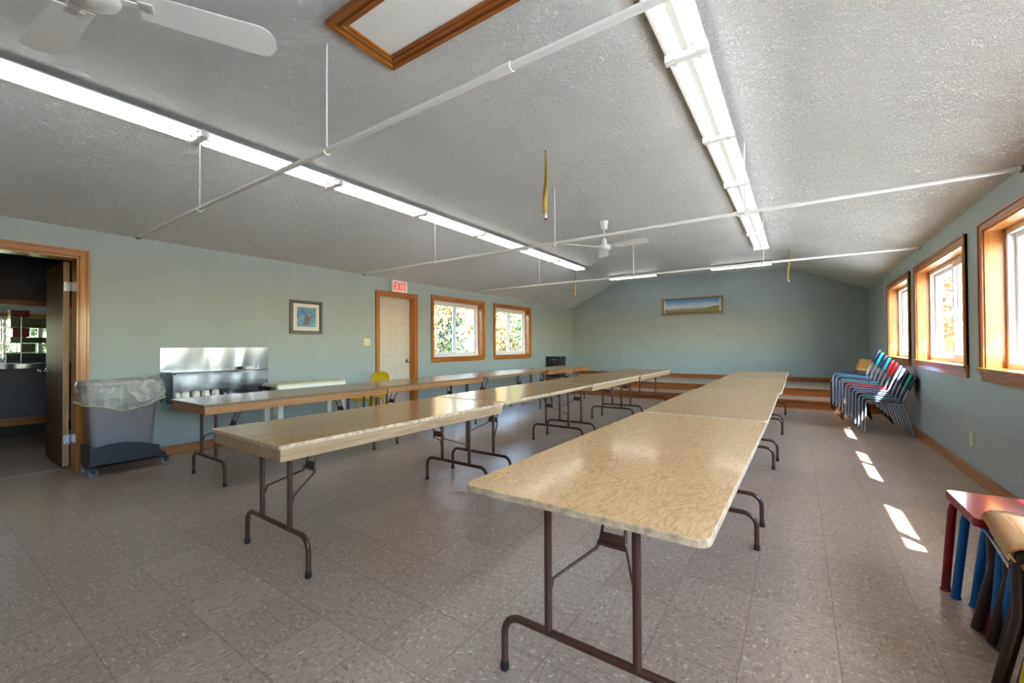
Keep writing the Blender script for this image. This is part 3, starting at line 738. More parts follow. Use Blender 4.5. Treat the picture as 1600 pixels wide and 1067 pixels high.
m = MB(); m.box((x0+.085, y0+.085, -.008), (x1-.085, y1-.085, 0)); m.build('hatch_panel', 'white', r)

# ------------------------------------------------------------------ ceiling fans
def make_fan():
    r = thing('ceiling_fan', 'x', 'ceiling fan', group='white three-blade ceiling fans')
    m = MB(); m.lathe([(.062, 0), (.06, -.015), (.042, -.115), (.03, -.125), (0, -.125)], n=24); m.build('canopy', 'white', r)
    m = MB(); m.tube([(0, 0, -.12), (0, 0, -.27)], .011, 10); m.build('downrod', 'white', r)
    m = MB(); m.lathe([(.0, -.255), (.028, -.255), (.036, -.27), (.04, -.32), (.05, -.335), (.05, -.345), (.095, -.35), (.105, -.362), (.105, -.385), (.098, -.4), (.06, -.412), (0, -.415)], n=32); m.build('motor', 'white', r)
    for k in range(3):
        a = k*120
        poly = []
        R0, R1 = .16, .66; w0, w1 = .066, .082
        poly = [(R0, -w0), (R1-.06, -w1)]+[(R1-.07+.07*math.cos(math.radians(t)), w1*math.sin(math.radians(t))) for t in range(-80, 81, 16)]+[(R1-.06, w1), (R0, w0)]
        m = MB(); m.prism(poly, 'Z', -.003, .003)
        ca, sa = math.cos(math.radians(-11)), math.sin(math.radians(-11))
        m.v = [(x, y*ca-z*sa, y*sa+z*ca-.378) for x, y, z in m.v]
        bl = m.build('blade', 'white', r); bl.rotation_euler.z = math.radians(a)
        m = MB(); m.box((.09, -.018, -.386), (.2, .018, -.379), 0, .002); m.box((.16, -.035, -.386), (.21, .035, -.380), 0, .002); m.build('blade_arm', 'white', bl)
    return r
fan = make_fan()
place(fan, 3.38, 5.81, 233, 'white ceiling fan in the middle of the room', z=HC)
place(fan, 3.37, .43, 62.8, 'white ceiling fan cut off by the top left corner of the photo', z=HC)

# ------------------------------------------------------------------ flypaper strips
def fly(x, y, z, l, label, tw, endmat):
    m = MB(); n = 40; g = []
    for i in range(n+1):
        t = i/n; a = tw*t+.3*math.sin(9*t); w = .006+.016*min(1, t*2.2)
        cx = .01*math.sin(5*t)
        g.append([(cx-w*math.cos(a), -w*math.sin(a), -l*t), (cx+w*math.cos(a), w*math.sin(a), -l*t)])
    m.sheet(g, .0012, 0, (0, -1, 0))
    o = thing('flypaper_strip', label, 'flypaper', (x, y, z), group='curled flypaper strips')
    m.build('sticky_ribbon', 'fly', o)
    m = MB(); m.lathe([(.011, -l-.05), (.011, -l), (0, -l)], n=12); m.lathe([(.013, -l-.062), (.013, -l-.048)], n=12, mi=1); m.build('cartridge', ['white', endmat], o)
    m = MB(); m.lathe([(.007, 0), (.005, -.012), (0, -.012)], n=10); m.build('pin', 'frame_dark', o)
fly(3.786, 3.38, HC, .58, 'amber flypaper strip hanging before the middle of the ceiling', .5, 'red_leg')
fly(1.34, 9.1, HC-.001, .55, 'flypaper strip hanging beyond the left light row', .6, 'fly')
fly(5.56, 9.45, HC, .58, 'flypaper strip with a blue end hanging at the stage right', .7, 'blue_leg')

# ------------------------------------------------------------------ exit sign
r = thing('exit_sign', 'white exit sign with red letters above the cream door', 'exit sign', (0, 4.905, 2.1))
m = MB(); m.box((0, -.165, 0), (.06, .165, .195), 0, .008); m.build('sign_box', 'sign', r)
m = MB(); x0, x1 = .06, .064; lh = .14; z0 = .027; sw = .02
def letter(ch, y, w):
    if ch == 'E':
        m.box((x0, y, z0), (x1, y+sw, z0+lh))
        for z in (z0, z0+lh/2-.009, z0+lh-.018): m.box((x0, y+sw, z), (x1, y+w, z+.018))
    if ch == 'I': m.box((x0, y, z0), (x1, y+sw, z0+lh))
    if ch == 'T': m.box((x0, y+w/2-sw/2, z0), (x1, y+w/2+sw/2, z0+lh-.018)); m.box((x0, y, z0+lh-.018), (x1, y+w, z0+lh))
    if ch == 'X':
        m.prism([(y, z0), (y+sw, z0), (y+w, z0+lh), (y+w-sw, z0+lh)], 'X', x0, x1)
        m.prism([(y+w-sw, z0), (y+w, z0), (y+w/2+.011, z0+lh/2-.004), (y+w/2, z0+lh/2-.028)], 'X', x0, x1)
        m.prism([(y, z0+lh), (y+sw, z0+lh), (y+w/2, z0+lh/2+.028), (y+w/2-.011, z0+lh/2+.004)], 'X', x0, x1)
letter('E', -.13, .06); letter('X', -.06, .074); letter('I', .028, .02); letter('T', .06, .07)
m.build('exit_lettering', 'signred', r)

# ------------------------------------------------------------------ pictures
r = thing('framed_picture', 'small framed blue bird picture above the steel shelf', 'picture', (0, 3.27, 1.355))
m = MB(); hw, hh = .235, .465
def ring(mb, x0, x1, a, b, c, d, w, mi=0): frame_rect(mb, x0, x1, a, b, c, d, w, mi, .003)
ring(m, .002, .025, -hw, hw, 0, hh, .03); ring(m, .002, .018, -hw+.03, hw-.03, .03, hh-.03, .014, 1); m.build('frame', ['frame_dark', 'black'], r)
m = MB(); m.box((.003, -hw+.04, .04), (.008, hw-.04, hh-.04)); m.build('mount', 'mat', r)
def blue_pic():
    mt, nt, b = new_mat('blue_painting'); tc = N(nt, 'ShaderNodeTexCoord'); nz = N(nt, 'ShaderNodeTexNoise', Scale=9, Detail=5, Distortion=1)
    nt.links.new(tc.outputs['Object'], nz.inputs['Vector']); rr = ramp(nt, [(.3, col((42, 92, 132))), (.52, col((70, 132, 172))), (.72, col((120, 158, 180)))])
    nt.links.new(nz.outputs['Fac'], rr.inputs[0]); nt.links.new(rr.outputs[0], b.inputs['Base Color']); b.inputs['Roughness'].default_value = .25; return mt
M['bluepic'] = blue_pic()
m = MB(); m.box((.008, -.135, .1), (.0095, .14, .37))
m.prism([(-.03, .13), (.03, .12), (.05, .2), (.07, .25), (.1, .265), (.07, .28), (.03, .275), (.01, .25), (-.03, .22), (-.04, .18)], 'X', .0095, .0105, 1)
m.prism([(-.06, .36), (-.045, .36), (.0, .24), (.035, .12), (.02, .12), (-.02, .24)], 'X', .0095, .0101, 1)
m.prism([(.035, .262), (.055, .255), (.06, .268), (.04, .276)], 'X', .0105, .011, 2); m.build('print', ['bluepic', 'frame_dark', 'mat'], r)

r = thing('framed_picture', 'long gilt framed landscape picture on the stage wall', 'picture', (3.405, L, 1.965))
m = MB(); hw, hh = .75, .45
def ringx(mb, y0, y1, a, b, c, d, w, mi=0):
    mb.box((a, y0, c), (a+w, y1, d), mi, .003); mb.box((b-w, y0, c), (b, y1, d), mi, .003); mb.box((a+w, y0, c), (b-w, y1, c+w), mi, .003); mb.box((a+w, y0, d-w), (b-w, y1, d), mi, .003)
ringx(m, -.03, -.002, -hw, hw, 0, hh, .035); ringx(m, -.02, -.002, -hw+.035, hw-.035, .035, hh-.035, .02, 1)
m.box((-hw+.055, -.016, .055), (-hw+.085, -.002, hh-.055), 2); m.box((hw-.085, -.016, .055), (hw-.055, -.002, hh-.055), 2)
m.build('frame', ['frame_gold', 'frame_dark', 'mat'], r)
def sky_pic():
    mt, nt, b = new_mat('landscape_painting'); tc = N(nt, 'ShaderNodeTexCoord'); sp = N(nt, 'ShaderNodeSeparateXYZ')
    nt.links.new(tc.outputs['Object'], sp.inputs[0]); mr = N(nt, 'ShaderNodeMapRange'); mr.inputs[1].default_value = .06; mr.inputs[2].default_value = .4
    nz = N(nt, 'ShaderNodeTexNoise', Scale=5, Detail=5); nt.links.new(tc.outputs['Object'], nz.inputs['Vector'])
    ma = N(nt, 'ShaderNodeMath', operation='MULTIPLY_ADD'); ma.inputs[1].default_value = .08; nt.links.new(nz.outputs['Fac'], ma.inputs[0]); nt.links.new(sp.outputs[2], ma.inputs[2])
    nt.links.new(ma.outputs[0], mr.inputs[0])
    rr = ramp(nt, [(0, col((120, 100, 72))), (.32, col((148, 124, 92))), (.36, col((120, 140, 150))), (.48, col((190, 198, 202))), (.62, col((186, 196, 206))), (.95, col((96, 140, 186)))])
    nt.links.new(mr.outputs[0], rr.inputs[0]); nt.links.new(rr.outputs[0], b.inputs['Base Color']); b.inputs['Roughness'].default_value = .35; return mt
M['skypic'] = sky_pic()
M['hillpic'] = leaf_mat('painted_hill', ((92, 98, 48), (134, 132, 72), (150, 140, 84)))
m = MB(); m.box((-hw+.085, -.01, .055), (hw-.085, -.003, hh-.055))
m.prism([(-.05, .06), (hw-.085, .06), (hw-.085, .215), (.55, .205), (.35, .15), (.15, .12)], 'Y', -.0115, -.0101, 1); m.build('print', ['skypic', 'hillpic'], r)

# ------------------------------------------------------------------ switches / outlets
def plate(name, x, s, y, z, label, cat, toggles=True, w=.07):
    r = thing(name, label, cat, (x, y, z))
    m = MB(); m.box((0, -w/2, -.057), (s*.006, w/2, .057), 0, .002); m.build('cover_plate', 'ivory', r)
    if toggles:
        for yy in ((-.023, .023) if w > .1 else (0,)):
            m = MB(); m.box((s*.006, yy-.005, -.012), (s*.018, yy+.005, .012), 0, .002); m.build('toggle', 'ivory', r)
    else:
        for zz in (-.02, .02):
            m = MB(); m.box((s*.006, -.016, zz-.014), (s*.008, .016, zz+.014), 0, .0008); m.box((s*.0081, -.007, zz-.005), (s*.0083, -.004, zz+.005), 1); m.box((s*.0081, .004, zz-.005), (s*.0083, .007, zz+.005), 1); m.build('socket', ['ivory', 'rubber'], r)
    return r
plate('light_switch', 0, 1, 4.275, 1.248, 'double ivory light switch left of the exit door', 'switch', True, .117)
plate('wall_outlet', W, -1, 5.32, .33, 'ivory outlet low on the right wall', 'outlet', False)
plate('wall_outlet', 0, 1, 2.864, .342, 'outlet on the left wall behind the white bench', 'outlet', False)

# ------------------------------------------------------------------ stainless wall shelf
r = thing('wall_shelf', 'stainless steel wall shelf unit with splash back', 'shelf', (0, 2.2, .58))
yl, yr = -.565, .555
m = MB(); m.box((.002, yl, 0), (.008, yr, .59)); m.box((.002, yl, .583), (.02, yr, .59)); 
for y in (-.52, -.1, .26): m.lathe([(.006, .008), (.004, .011), (0, .011)], (0, y, .57), 10, 1, 'X')
m.build('back_panel', ['steel', 'rubber'], r)
m = MB(); m.box((.008, yl+.03, .318), (.3, .41, .326)); m.box((.292, yl+.03, .3), (.3, .41, .33), 0, .002); m.build('upper_shelf', 'steel', r)
m = MB(); m.box((.008, yl+.03, .02), (.3, .41, .03)); m.box((.292, yl+.03, .012), (.3, .41, .04), 0, .002); m.build('lower_shelf', 'steel', r)
m = MB(); m.box((.008, yl+.025, 0), (.3, yl+.03, .33)); m.box((.29, yl+.03, 0), (.3, yl+.045, .33)); m.build('side_panel', 'steel', r)
def make_mug():
    r = thing('mug', 'x', 'mug', group='upturned white mugs on the steel shelf')
    m = MB(); m.lathe([(.036, 0), (.041, .004), (.042, .02), (.039, .055), (.032, .078), (.027, .082), (0, .082)], n=20); m.build('cup_body', 'cup', r)
    m = MB(); m.tube([(.04*math.cos(-.6), .04*math.sin(-.6), .018)]+[(.058*math.cos(-.6)+.0, .058*math.sin(-.6), .025), (.064*math.cos(-.6), .064*math.sin(-.6), .042), (.055*math.cos(-.6), .055*math.sin(-.6), .06), (.036*math.cos(-.6), .036*math.sin(-.6), .064)], .005, 6); m.build('handle', 'cup', r)
    return r
mug = make_mug(); zz = .58+.03
wh = ['leftmost', 'second from left', 'third from left', 'fourth from left', 'rightmost']
for k, y in enumerate((1.72, 1.80, 1.895, 1.99, 2.085)):
    place(mug, .2, y, -20+9*k, f'upturned white mug on the steel shelf, {wh[k]} of five', z=zz)
m = MB(); m.box((-.035, -.035, 0), (.035, .035, .09), 0, .004); m.box((.035, -.012, .03), (.037, .012, .04), 1); o = m.build('tin', ['rubber', 'white']); o.location = (.2, 2.17, zz); tag(o, 'small black tin to the right of the mugs', 'tin')
m = MB(); m.box((-.04, -.045, 0), (.04, .045, .035), 0, .003); o = m.build('card_box', 'white'); o.location = (.15, 2.45, .907); tag(o, 'small white card box on the upper steel shelf', 'box')
m = MB(); m.tube([(0, -.025, 0), (0, -.028, .06)]+[(0, .028*math.cos(a), .06+.03*math.sin(a)) for a in [math.radians(v) for v in range(170, 9, -20)]]+[(0, .025, 0)], .003, 6); m.box((-.02, -.03, 0), (.02, .03, .004)); o = m.build('wire_holder', 'chrome'); o.location = (.15, 2.54, .907); tag(o, 'small wire loop holder on the upper steel shelf', 'holder')

# ------------------------------------------------------------------ white bench behind the first left table
r = thing('work_bench', 'worn white painted bench along the left wall', 'bench', (.365, 2.96, 0))
m = MB(); m.box((-.05, -.42, .715), (.34, .45, .735), 0, .004); m.build('bench_top', 'ivory', r)
m = MB(); m.box((.31, -.43, .675), (.335, .45, .73), 0, .004); m.box((-.05, -.43, .675), (-.025, .45, .715)); m.box((-.025, -.43, .675), (.31, -.405, .715)); m.box((-.025, .425, .675), (.31, .45, .715)); m.build('apron', 'white', r)
for sx in (-.01, .3):
    for sy in (-.395, .42):
        m = MB(); m.box((sx-.03, sy-.03, 0), (sx+.03, sy+.03, .68), 0, .003); m.build('leg', 'white', r)
m = MB(); m.tube([(.3, -.47, .69), (0, -.47, .69)], .025, 12); m.box((.0, -.45, .675), (.28, -.43, .7)); m.build('end_roller', 'rubber', r)

# ------------------------------------------------------------------ bin on dolly
r = thing('dolly', 'black wheeled dolly under the grey bin', 'dolly', (.27, 1.27, 0))
m = MB()
def arch(y): return .24+.05*max(0, 1-((y+.06)/.27)**2) if False else .21+.075*math.cos(min(1, abs(y+.06)/.3)*PI/2)
ys = [-.245+i*.49/16 for i in range(17)]
for x in (-.155, .135):
    poly = [(-.245, .09)]+[(.245, .09)]+[(y, arch(y)) for y in ys[::-1]]
    m.prism(poly, 'X', x, x+.02)
m.box((-.155, -.245, .085), (.155, .245, .105), 0, .004); m.box((-.155, -.26, .09), (.155, -.24, .275), 0, .005); m.box((-.155, .24, .09), (.155, .3, .13), 0, .005)
m.build('dolly_body', 'dolly', r)
for (x, y) in ((.13, -.23), (-.13, -.23), (.13, .3), (-.12, .32)):
    m = MB(); m.lathe([(.012, -.012), (.032, -.012), (.036, -.008), (.036, .008), (.032, .012), (.012, .012)], (x, y, .036), 18, 0, 'X'); m.tube([(x-.02, y, .036), (x+.02, y, .036)], .008, 8, 1)
    m.box((x-.018, y-.02, .04), (x-.014, y+.02, .088), 1); m.box((x+.014, y-.02, .04), (x+.018, y+.02, .088), 1); m.box((x-.022, y-.022, .08), (x+.022, y+.022, .09), 1)
    m.build('caster', ['caster', 'black'], r)
r = thing('waste_bin', 'slim grey waste bin lined with a clear bag beside the open door', 'bin', (.27, 1.255, .106))
def rr_loop(hx, hy, z, rad=.05, n=5): return [(p[0], p[1], z) for p in rounded(-hx, hx, -hy, hy, rad, n)]
lo, hi = rr_loop(.115, .215, 0), rr_loop(.145, .262, .74)
n = len(lo); rim = rr_loop(.155, .272, .74); rim2 = rr_loop(.155, .272, .72); inn = rr_loop(.138, .255, .74); inn2 = rr_loop(.11, .21, .02)
m = MB(); V = lo+hi+rim2+rim+inn+inn2
fs = [list(range(n))[::-1]]
hi2 = [(p[0]*.985, p[1]*.985, .72) for p in hi]; V[n:2*n] = hi2
for k in range(5): fs += [(k*n+i, k*n+(i+1) % n, (k+1)*n+(i+1) % n, (k+1)*n+i) for i in range(n)]
fs.append([5*n+i for i in range(n)]); m.add(V, fs, 0, True); m.build('bin_body', 'bin', r)
m = MB(); rings = []
N_ = 72
for (s, z, dr) in ((.93, .60, 0), (.97, .745, 0), (1.03, .765, .004), (1.1, .75, .005), (1.16, .68, .009), (1.18, .60, .011), (1.15, .53, .010)):
    ring_ = []
    for i in range(N_):
        a = 2*PI*i/N_; cx, cy = math.cos(a), math.sin(a)
        k = 1/max(abs(cx)/.155, abs(cy)/.272); k2 = (abs(cx/.155)**5+abs(cy/.272)**5)**(-1/5)
        wob = dr*(math.sin(11*a)+.6*math.sin(17*a+1)+.5*math.sin(5*a))
        sag = 0 if z > .74 else (.765-z)/.235
        zz_ = z-sag*.10*(1-cy*cy)+.05*sag+.004*math.sin(7*a)*sag
        ring_.append((cx*k2*s+cx*wob, cy*k2*s+cy*wob, zz_))
    rings.append(ring_)
V = [p for q in rings for p in q]; fs = []
for k in range(len(rings)-1): fs += [(k*N_+i, k*N_+(i+1) % N_, (k+1)*N_+(i+1) % N_, (k+1)*N_+i) for i in range(N_)]
m.add(V, fs, 0, True); lin = m.build('bin_liner', 'film', r)
m = MB(); rg = rings[-1]; m.tube([Vector(p) for p in rg]+[Vector(rg[0])], .004, 6); e_ = m.build('liner_hem', 'ivory', lin)

# ------------------------------------------------------------------ school chairs (face -x)
def make_chair(seatm, framem, label, name='school_chair', wdt=.165):
    r = thing(name, label, 'chair')
    tr = .0105
    for s in (-1, 1):
        y = s*wdt
        m = MB(); m.tube([(-.235, y, .012), (-.228, y, .38)]+arc((-.176, y, .385), .05, 178, 95, 5, 'xz')+[(-.05, y, .422), (.10, y, .40), (.125, y, .405)], tr, 8); m.build('front_leg', framem, r)
        m = MB(); m.tube([(.235, y, .012), (.135, y, .38), (.128, y, .43), (.19, y, .6), (.25, y, .745)], tr, 8); m.build('rear_leg', framem, r)
    g = []
    prof = [(-.232, .415), (-.226, .438), (-.205, .452), (-.16, .455), (-.08, .449), (.02, .438), (.1, .432), (.15, .438)]
    for (x, z) in prof:
        g.append([(x, yy, z-.006*(1-(yy/.2)**2)*(1 if x > -.2 else 0)) for yy in [-.18+.045*k for k in range(9)]])
    m = MB(); m.sheet(g, .008, 0, (0, 0, 1)); m.build('seat', seatm, r)
    g = []
    for t in range(7):
        u = t/6; x = .178+.066*u; z = .585+.175*u; inset = .02*(abs(u-.5)*2)**3
        g.append([(x+.012*(1-(k/4-1)**2)-.008, (-.185+inset)+(.37-2*inset)*k/8, z) for k in range(9)])
    m = MB(); m.sheet(g, .028, 0, (-1, 0, .3)); m.build('backrest', seatm, r)
    return r
# far stack beside the right wall
seq = [('char', 'charcoal chair at the very bottom of the tall stack by the right wall'),
       ('tealg', 'green-turquoise chair second from the bottom of the tall stack'),
       ('navy', 'navy chair third from the bottom of the tall stack'),
       ('bgrey', 'grey-blue chair fourth from the bottom of the tall stack'),
       ('bgrey', 'grey-blue chair fifth from the bottom of the tall stack'),
       ('rseat', 'lower of the two red chairs in the tall stack'),
       ('rseat', 'upper of the two red chairs in the tall stack'),
       ('teal', 'turquoise chair just above the red chairs in the tall stack'),
       ('navy', 'navy chair between two turquoise chairs in the tall stack'),
       ('teal', 'turquoise chair second from the top of the tall stack'),
       ('navy', 'dark navy chair on top of the tall stack')]
protos = {}
GS = 'coloured school chairs nested in the tall stack'
for i, (mt, lb) in enumerate(seq):
    if mt not in protos: protos[mt] = make_chair(mt, 'greytube', lb)
    o = place(protos[mt], 6.665-.0335*i, 7.36+.006*i, -6, lb, GS, .0335*i)
wp = make_chair('beech', 'blackleg', 'x')
wl = ['bottom', 'second lowest', 'third lowest', 'middle', 'third highest', 'second highest', 'topmost']
f = math.radians(38)
for i in range(7):
    d = .031*i
    place(wp, 6.53-d*math.cos(f), 8.16-d*math.sin(f), 38, f'{wl[i]} wooden chair of the black-legged stack behind the tall stack', 'wooden chairs stacked behind the coloured ones', .031*i)

# ------------------------------------------------------------------ near stools and chairs (right foreground)
def stool(label, x0, x1, y0, y1, z, top, leg, t, feet, tr=.0165, depth=.33):
    """feet: ((far top x,y),(far foot x,y),(near top),(near foot)) of the two front legs; the rear pair repeats them"""
    r = thing('stool', label, 'stool', ((x0+x1)/2, (y0+y1)/2, 0)); cx, cy = r.location.x, r.location.y
    hx, hy = (x1-x0)/2, (y1-y0)/2
    m = MB(); poly = rounded(-hx, hx, -hy, hy, .02); inner = rounded(-hx+.003, hx-.003, -hy+.003, hy-.003, .018); n = len(poly)
    V = [(p[0], p[1], z) for p in inner]+[(p[0], p[1], z-.004) for p in poly]+[(p[0], p[1], z-t) for p in poly]
    m.add(V, [list(range(n)), list(range(2*n, 3*n))[::-1]]+[(i, (i+1) % n, n+(i+1) % n, n+i) for i in range(n)], 0); m.add(V, [(n+i, n+(i+1) % n, 2*n+(i+1) % n, 2*n+i) for i in range(n)], 1)
    m.build('seat', [top, leg], r)
    for (tp, ft) in ((feet[0], feet[1]), (feet[2], feet[3])):
        for k in (0, 1):
            s_ = 1 if k == 0 else -1; ox = k*depth
            a = Vector((tp[0]-cx+ox, tp[1]-cy, 0)); bx, by = ft[0]-cx+ox+k*.02, ft[1]-cy; zt = z-t
            m = MB(); m.tube([(bx, by, .01), (a.x, a.y, zt-.06), (a.x+s_*.004, a.y, zt-.04), (a.x+s_*.014, a.y, zt-.024), (a.x+s_*.03, a.y, zt-.017), (a.x+s_*.1, a.y, zt-.017)], tr, 12)
            lg = m.build('leg', leg, r)
            m = MB(); m.lathe([(tr+.003, 0), (tr+.004, .006), (tr+.001, .012)], (bx, by, 0), 12); m.build('foot_cap', leg, lg)
    return r
stool('red topped stool with red legs in the right foreground', 6.272, 6.66, 2.45, 2.86, .468, 'red_seat', 'red_leg', .035, ((6.292, 2.84), (6.262, 2.822), (6.345, 2.495), (6.312, 2.482)))
stool('blue legged stool nested under the red top, farther one', 6.30, 6.64, 2.40, 2.78, .428, 'blue_leg', 'blue_leg', .012, ((6.318, 2.765), (6.282, 2.757), (6.345, 2.44), (6.322, 2.445)), depth=.3)
stool('blue legged stool nested under the red top, nearer one', 6.325, 6.66, 2.30, 2.66, .412, 'blue_leg', 'blue_leg', .012, ((6.35, 2.645), (6.332, 2.71), (6.355, 2.35), (6.33, 2.41)), depth=.3)
def wood_chair(label, x, y, z, wd=.195, legm='blackleg', rz=-6):
    """black tube chair with a rolled plywood seat, front towards -x"""
    r = thing('plywood_chair', label, 'chair', (x, y, 0), math.radians(rz), group='plywood seat chairs with thick dark tube frames')
    tr = .019
    g = []
    prof = [(.012, -.05), (-.002, -.03), (0, -.012), (.018, .0), (.06, .006), (.14, .003), (.25, -.006), (.34, -.004)]
    for (px, pz) in prof: g.append([(px, -wd-.01+(2*wd+.02)*k/8, z+pz) for k in range(9)])
    m = MB(); m.sheet(g, .009, 0, (0, 0, 1)); m.build('seat', 'beech', r)
    for s in (-1, 1):
        yy = s*(wd-.005)
        m = MB(); m.tube([(-.03, yy, .012), (.0, yy, .17), (.02, yy, .27), (.018, yy, z-.07), (.026, yy, z-.04), (.05, yy, z-.026), (.3, yy, z-.034)], tr, 12); m.build('front_leg', legm, r)
        m = MB(); m.tube([(.4, yy, .012), (.34, yy, z-.06), (.335, yy, z), (.40, yy, z+.28)], tr, 12); m.build('rear_leg', legm, r)
    m = MB(); m.tube([(.004, -wd+.015, z-.055), (.004, wd-.015, z-.055)], .008, 8); m.tube([(.0, -wd+.015, z-.078), (.0, wd-.015, z-.078)], .007, 8); m.build('cross_bar', 'chrome', r)
    g = []
    for t in range(6):
        u = t/5; g.append([(.375+.035*u+.02*(1-(k/4-1)**2), -wd-.01+(2*wd+.02)*k/8, z+.14+.15*u) for k in range(9)])
    m = MB(); m.sheet(g, .01, 0, (-1, 0, .2)); m.build('backrest', 'beech', r)
    return r
wood_chair('plywood chair with dark tube legs in the right foreground, topmost of its three', 6.292, 2.29, .50)
wood_chair('dark legged plywood chair, middle one of the nested three in the right foreground', 6.312, 2.207, .475)
wood_chair('dark legged plywood chair, lowest of the nested three in the right foreground', 6.329, 2.154, .452)
stool('yellow legged stool at the lower right corner, only a leg showing', 6.25, 6.6, 1.44, 1.82, .40, 'yellow', 'yellow', .015, ((6.236, 1.80), (6.192, 1.80), (6.24, 1.47), (6.20, 1.46)))
# ------------------------------------------------------------------ moulded yellow chairs (face -y)
def shell_chair(label, group):
    r = thing('moulded_chair', label, 'chair', group=group)
    prof = [(-.21, .395, .19), (-.205, .425, .195), (-.18, .44, .2), (-.08, .437, .205), (.04, .425, .205), (.12, .43, .2), (.17, .47, .19), (.2, .55, .185), (.225, .65, .18), (.24, .74, .16), (.245, .775, .12), (.246, .787, .06)]
    g = []
    for (y, z, w) in prof:
        row = []
        for k in range(11):
            u = k/5-1; lift = .03*abs(u)**3
            row.append((u*w, y-(lift*.9 if z > .46 else 0), z+(lift*.5 if z < .46 else 0)))
        g.append(row)
    m = MB(); m.sheet(g, .009, 0, (0, -.5, 1)); m.build('seat_shell', 'yellow', r)
    for sx in (-1, 1):
        for sy in (-1, 1):
            m = MB(); m.tube([(sx*.17, sy*.17+.01, .0), (sx*.14, sy*.12, .36), (sx*.11, sy*.1, .41)], .0125, 10); m.build('leg', 'yellow', r)
    return r
yc_ = shell_chair('yellow moulded plastic chair beside the exit door', None)
place(yc_, .42, 4.03, 12, 'yellow moulded plastic chair beside the exit door')

# ------------------------------------------------------------------ black speaker cabinet on the stage
r = thing('speaker_cabinet', 'black speaker cabinet in the far left corner', 'speaker', (.215, 10.21, PLAT_Z))
m = MB(); m.box((-.2, -.2, 0), (.2, .2, .56), 0, .01); m.build('cabinet', 'black', r)
m = MB(); m.box((-.17, -.206, .03), (.17, -.2, .43), 0, .002); m.build('grille', 'rubber', r)
m = MB(); m.box((-.02, -.209, .47), (.14, -.2, .49)); m.lathe([(.018, -.206), (.014, -.212), (0, -.212)], (.08, 0, .40), 12, 0, 'Y'); m.build('badge', 'caster', r)

# ------------------------------------------------------------------ outside
o = MB().box((-70, -40, -.6), (-5.76, 70, -.5)).build('lawn', 'grass'); tag(o, 'lawn outside the left windows', 'lawn', kind='structure')
o = MB().box((W+.2, -40, -.6), (22, 70, -.5)).build('gravel_yard', 'gravel'); tag(o, 'pale gravel yard outside the right windows', 'yard', kind='structure')
def tree_proto(leafm, seed, h=7.0, w=2.6, nleaf=5200):
    rnd = random.Random(seed); r = thing('tree', 'x', 'tree')
    m = MB(); m.tube([(0, 0, 0), (.06, .03, h*.3), (-.05, .05, h*.6), (.02, 0, h*.85)], .15, 8, rs=[.2, .15, .09, .03])
    for k in range(9):
        a = rnd.uniform(0, 2*PI); z = h*rnd.uniform(.25, .6); l = w*.7
        m.tube([(0, 0, z), (l*.5*math.cos(a), l*.5*math.sin(a), z+l*.35), (l*math.cos(a), l*math.sin(a), z+l*.8)], .05, 6, rs=[.07, .045, .015])
    m.build('trunk', 'bark', r)
    blobs = [(rnd.gauss(0, w*.36), rnd.gauss(0, w*.36), h*rnd.uniform(.22, .9), rnd.uniform(.55, 1.0)*w*.42) for _ in range(26)]
    m = MB(); V = []; F = []
    for k in range(nleaf):
        bx, by, bz, br = blobs[k % 26]
        d = Vector((rnd.gauss(0, 1), rnd.gauss(0, 1), rnd.gauss(0, 1))).normalized()*br*rnd.uniform(.75, 1.05)
        c = Vector((bx, by, bz))+d; s = rnd.uniform(.07, .14)
        u = Vector((rnd.gauss(0, 1), rnd.gauss(0, 1), rnd.gauss(0, 1))).normalized(); v = u.cross(d).normalized()*s*.7; u = u*s
        i = len(V); V += [c-u, c+v, c+u, c-v]; F.append((i, i+1, i+2, i+3))
    m.add(V, F); m.build('foliage', leafm, r)
    return r
tg = tree_proto('leaf_g', 1); ty = tree_proto('leaf_y', 2, 7.5, 2.8); to = tree_proto('leaf_o', 3, 8.5, 2.8)
GT = 'autumn trees outside the left windows'
for (src, x, y, sc, lb) in ((ty, -7.8, 12.2, .7, 'yellow-green tree at the left side of the first window view'), (to, -9.2, 15.6, .92, 'orange tree at the right side of the first window view'),
                            (tg, -8.0, 15.2, .56, 'low green tree in the middle of the first window view'), (ty, -7.6, 19.4, .78, 'yellow tree in the left half of the second window view'),
                            (to, -6.2, 20.6, .9, 'orange tree in the right half of the second window view'), (tg, -5.6, 18.0, .5, 'small green tree low in the second window view'),
                            (tg, -10.5, 23.0, .95, 'tall green tree behind the orange trees'), (tg, -14.5, 18.2, .85, 'green tree standing farthest left outside'),
                            (tg, -11.5, 2.6, .8, 'green tree outside the kitchen window'), (tg, 12.5, 16.5, .8, 'green tree outside the far right window'), (ty, 11.5, 24, .9, 'yellow tree outside the right wall windows'), (tg, 16, 12, .8, 'green tree outside the middle right window')):
    o = place(src, x, y, random.uniform(0, 360), lb, GT if x < 0 and y > 5 else None, -.5); o.scale = (sc, sc, sc)
    if not (x < 0 and y > 5) and 'group' in o.keys(): del o['group']

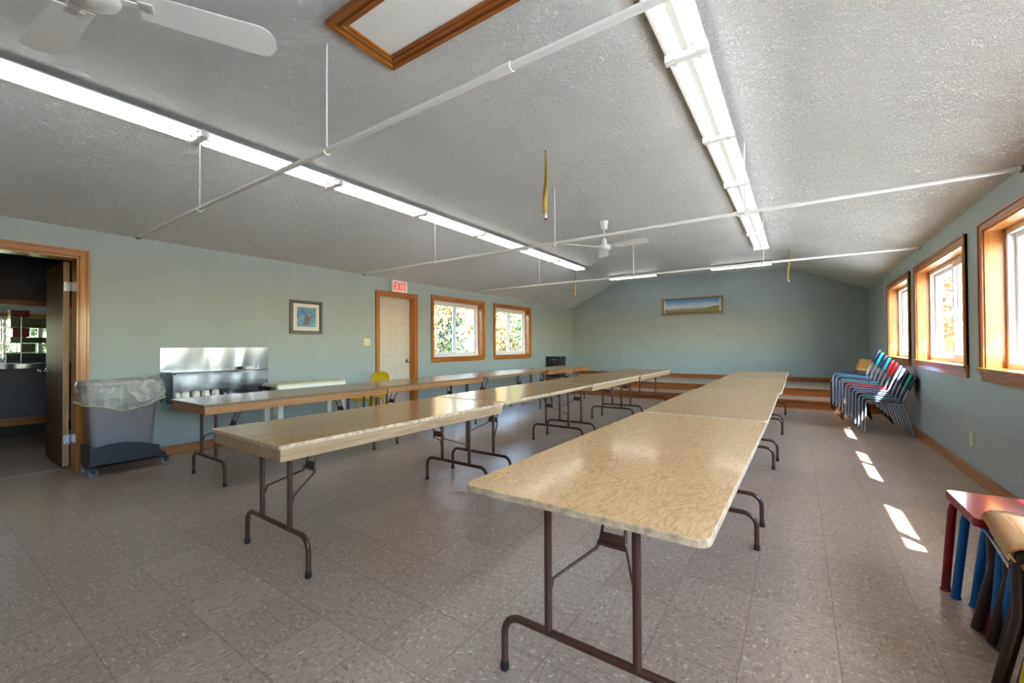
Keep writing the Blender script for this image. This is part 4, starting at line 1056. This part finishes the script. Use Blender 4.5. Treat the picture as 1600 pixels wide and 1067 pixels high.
# ------------------------------------------------------------------ light
w = D.worlds.new('sky'); bpy.context.scene.world = w; w.use_nodes = True; nt = w.node_tree
bg = nt.nodes['Background']; sky = nt.nodes.new('ShaderNodeTexSky'); sky.sky_type = 'NISHITA'; sky.sun_disc = False
sky.sun_elevation = math.radians(42); sky.sun_rotation = math.radians(144); sky.air_density = 1.2; sky.dust_density = .7
nt.links.new(sky.outputs[0], bg.inputs[0]); bg.inputs[1].default_value = 1.9
ld = D.lights.new('sun', 'SUN'); ld.energy = 40; ld.angle = math.radians(.6); ld.color = (1, .96, .91)
so = D.objects.new('sun', ld); C.objects.link(so); so.location = (12, -6, 10)
so.rotation_euler = Vector((-1, 1.4, -1.567)).to_track_quat('-Z', 'Y').to_euler()

# ------------------------------------------------------------------ camera
yaw, pitch, roll, fpx = .59596, .01107, -.00553, 659.577
cy, sy = math.cos(yaw), math.sin(yaw); cp_, sp_ = math.cos(pitch), math.sin(pitch)
F = Vector((-sy*cp_, cy*cp_, sp_)); R = Vector((cy, sy, 0)); U = R.cross(F)
c, s = math.cos(roll), math.sin(roll); R2 = R*c+U*s; U2 = U*c-R*s
cam = D.cameras.new('camera'); cam.sensor_width = 36; cam.lens = fpx/1600*36; cam.clip_start = .05; cam.clip_end = 300
co = D.objects.new('camera', cam); C.objects.link(co)
mat = Matrix((R2, U2, -F)).transposed().to_4x4(); mat.translation = Vector((5.69578, 0, 1.16865)); co.matrix_world = mat
sc = bpy.context.scene; sc.camera = co
sc.view_settings.view_transform = 'Standard'; sc.view_settings.look = 'None'; sc.view_settings.exposure = 1.16; sc.view_settings.gamma = 1; sc.view_settings.use_curve_mapping = False
sc.cycles.use_adaptive_sampling = False; sc.cycles.use_denoising = True; sc.cycles.denoising_prefilter = 'ACCURATE'; sc.cycles.max_bounces = 8; sc.cycles.diffuse_bounces = 5; sc.cycles.transparent_max_bounces = 12
sc.cycles.sample_clamp_indirect = 6; sc.cycles.caustics_reflective = False; sc.cycles.caustics_refractive = False
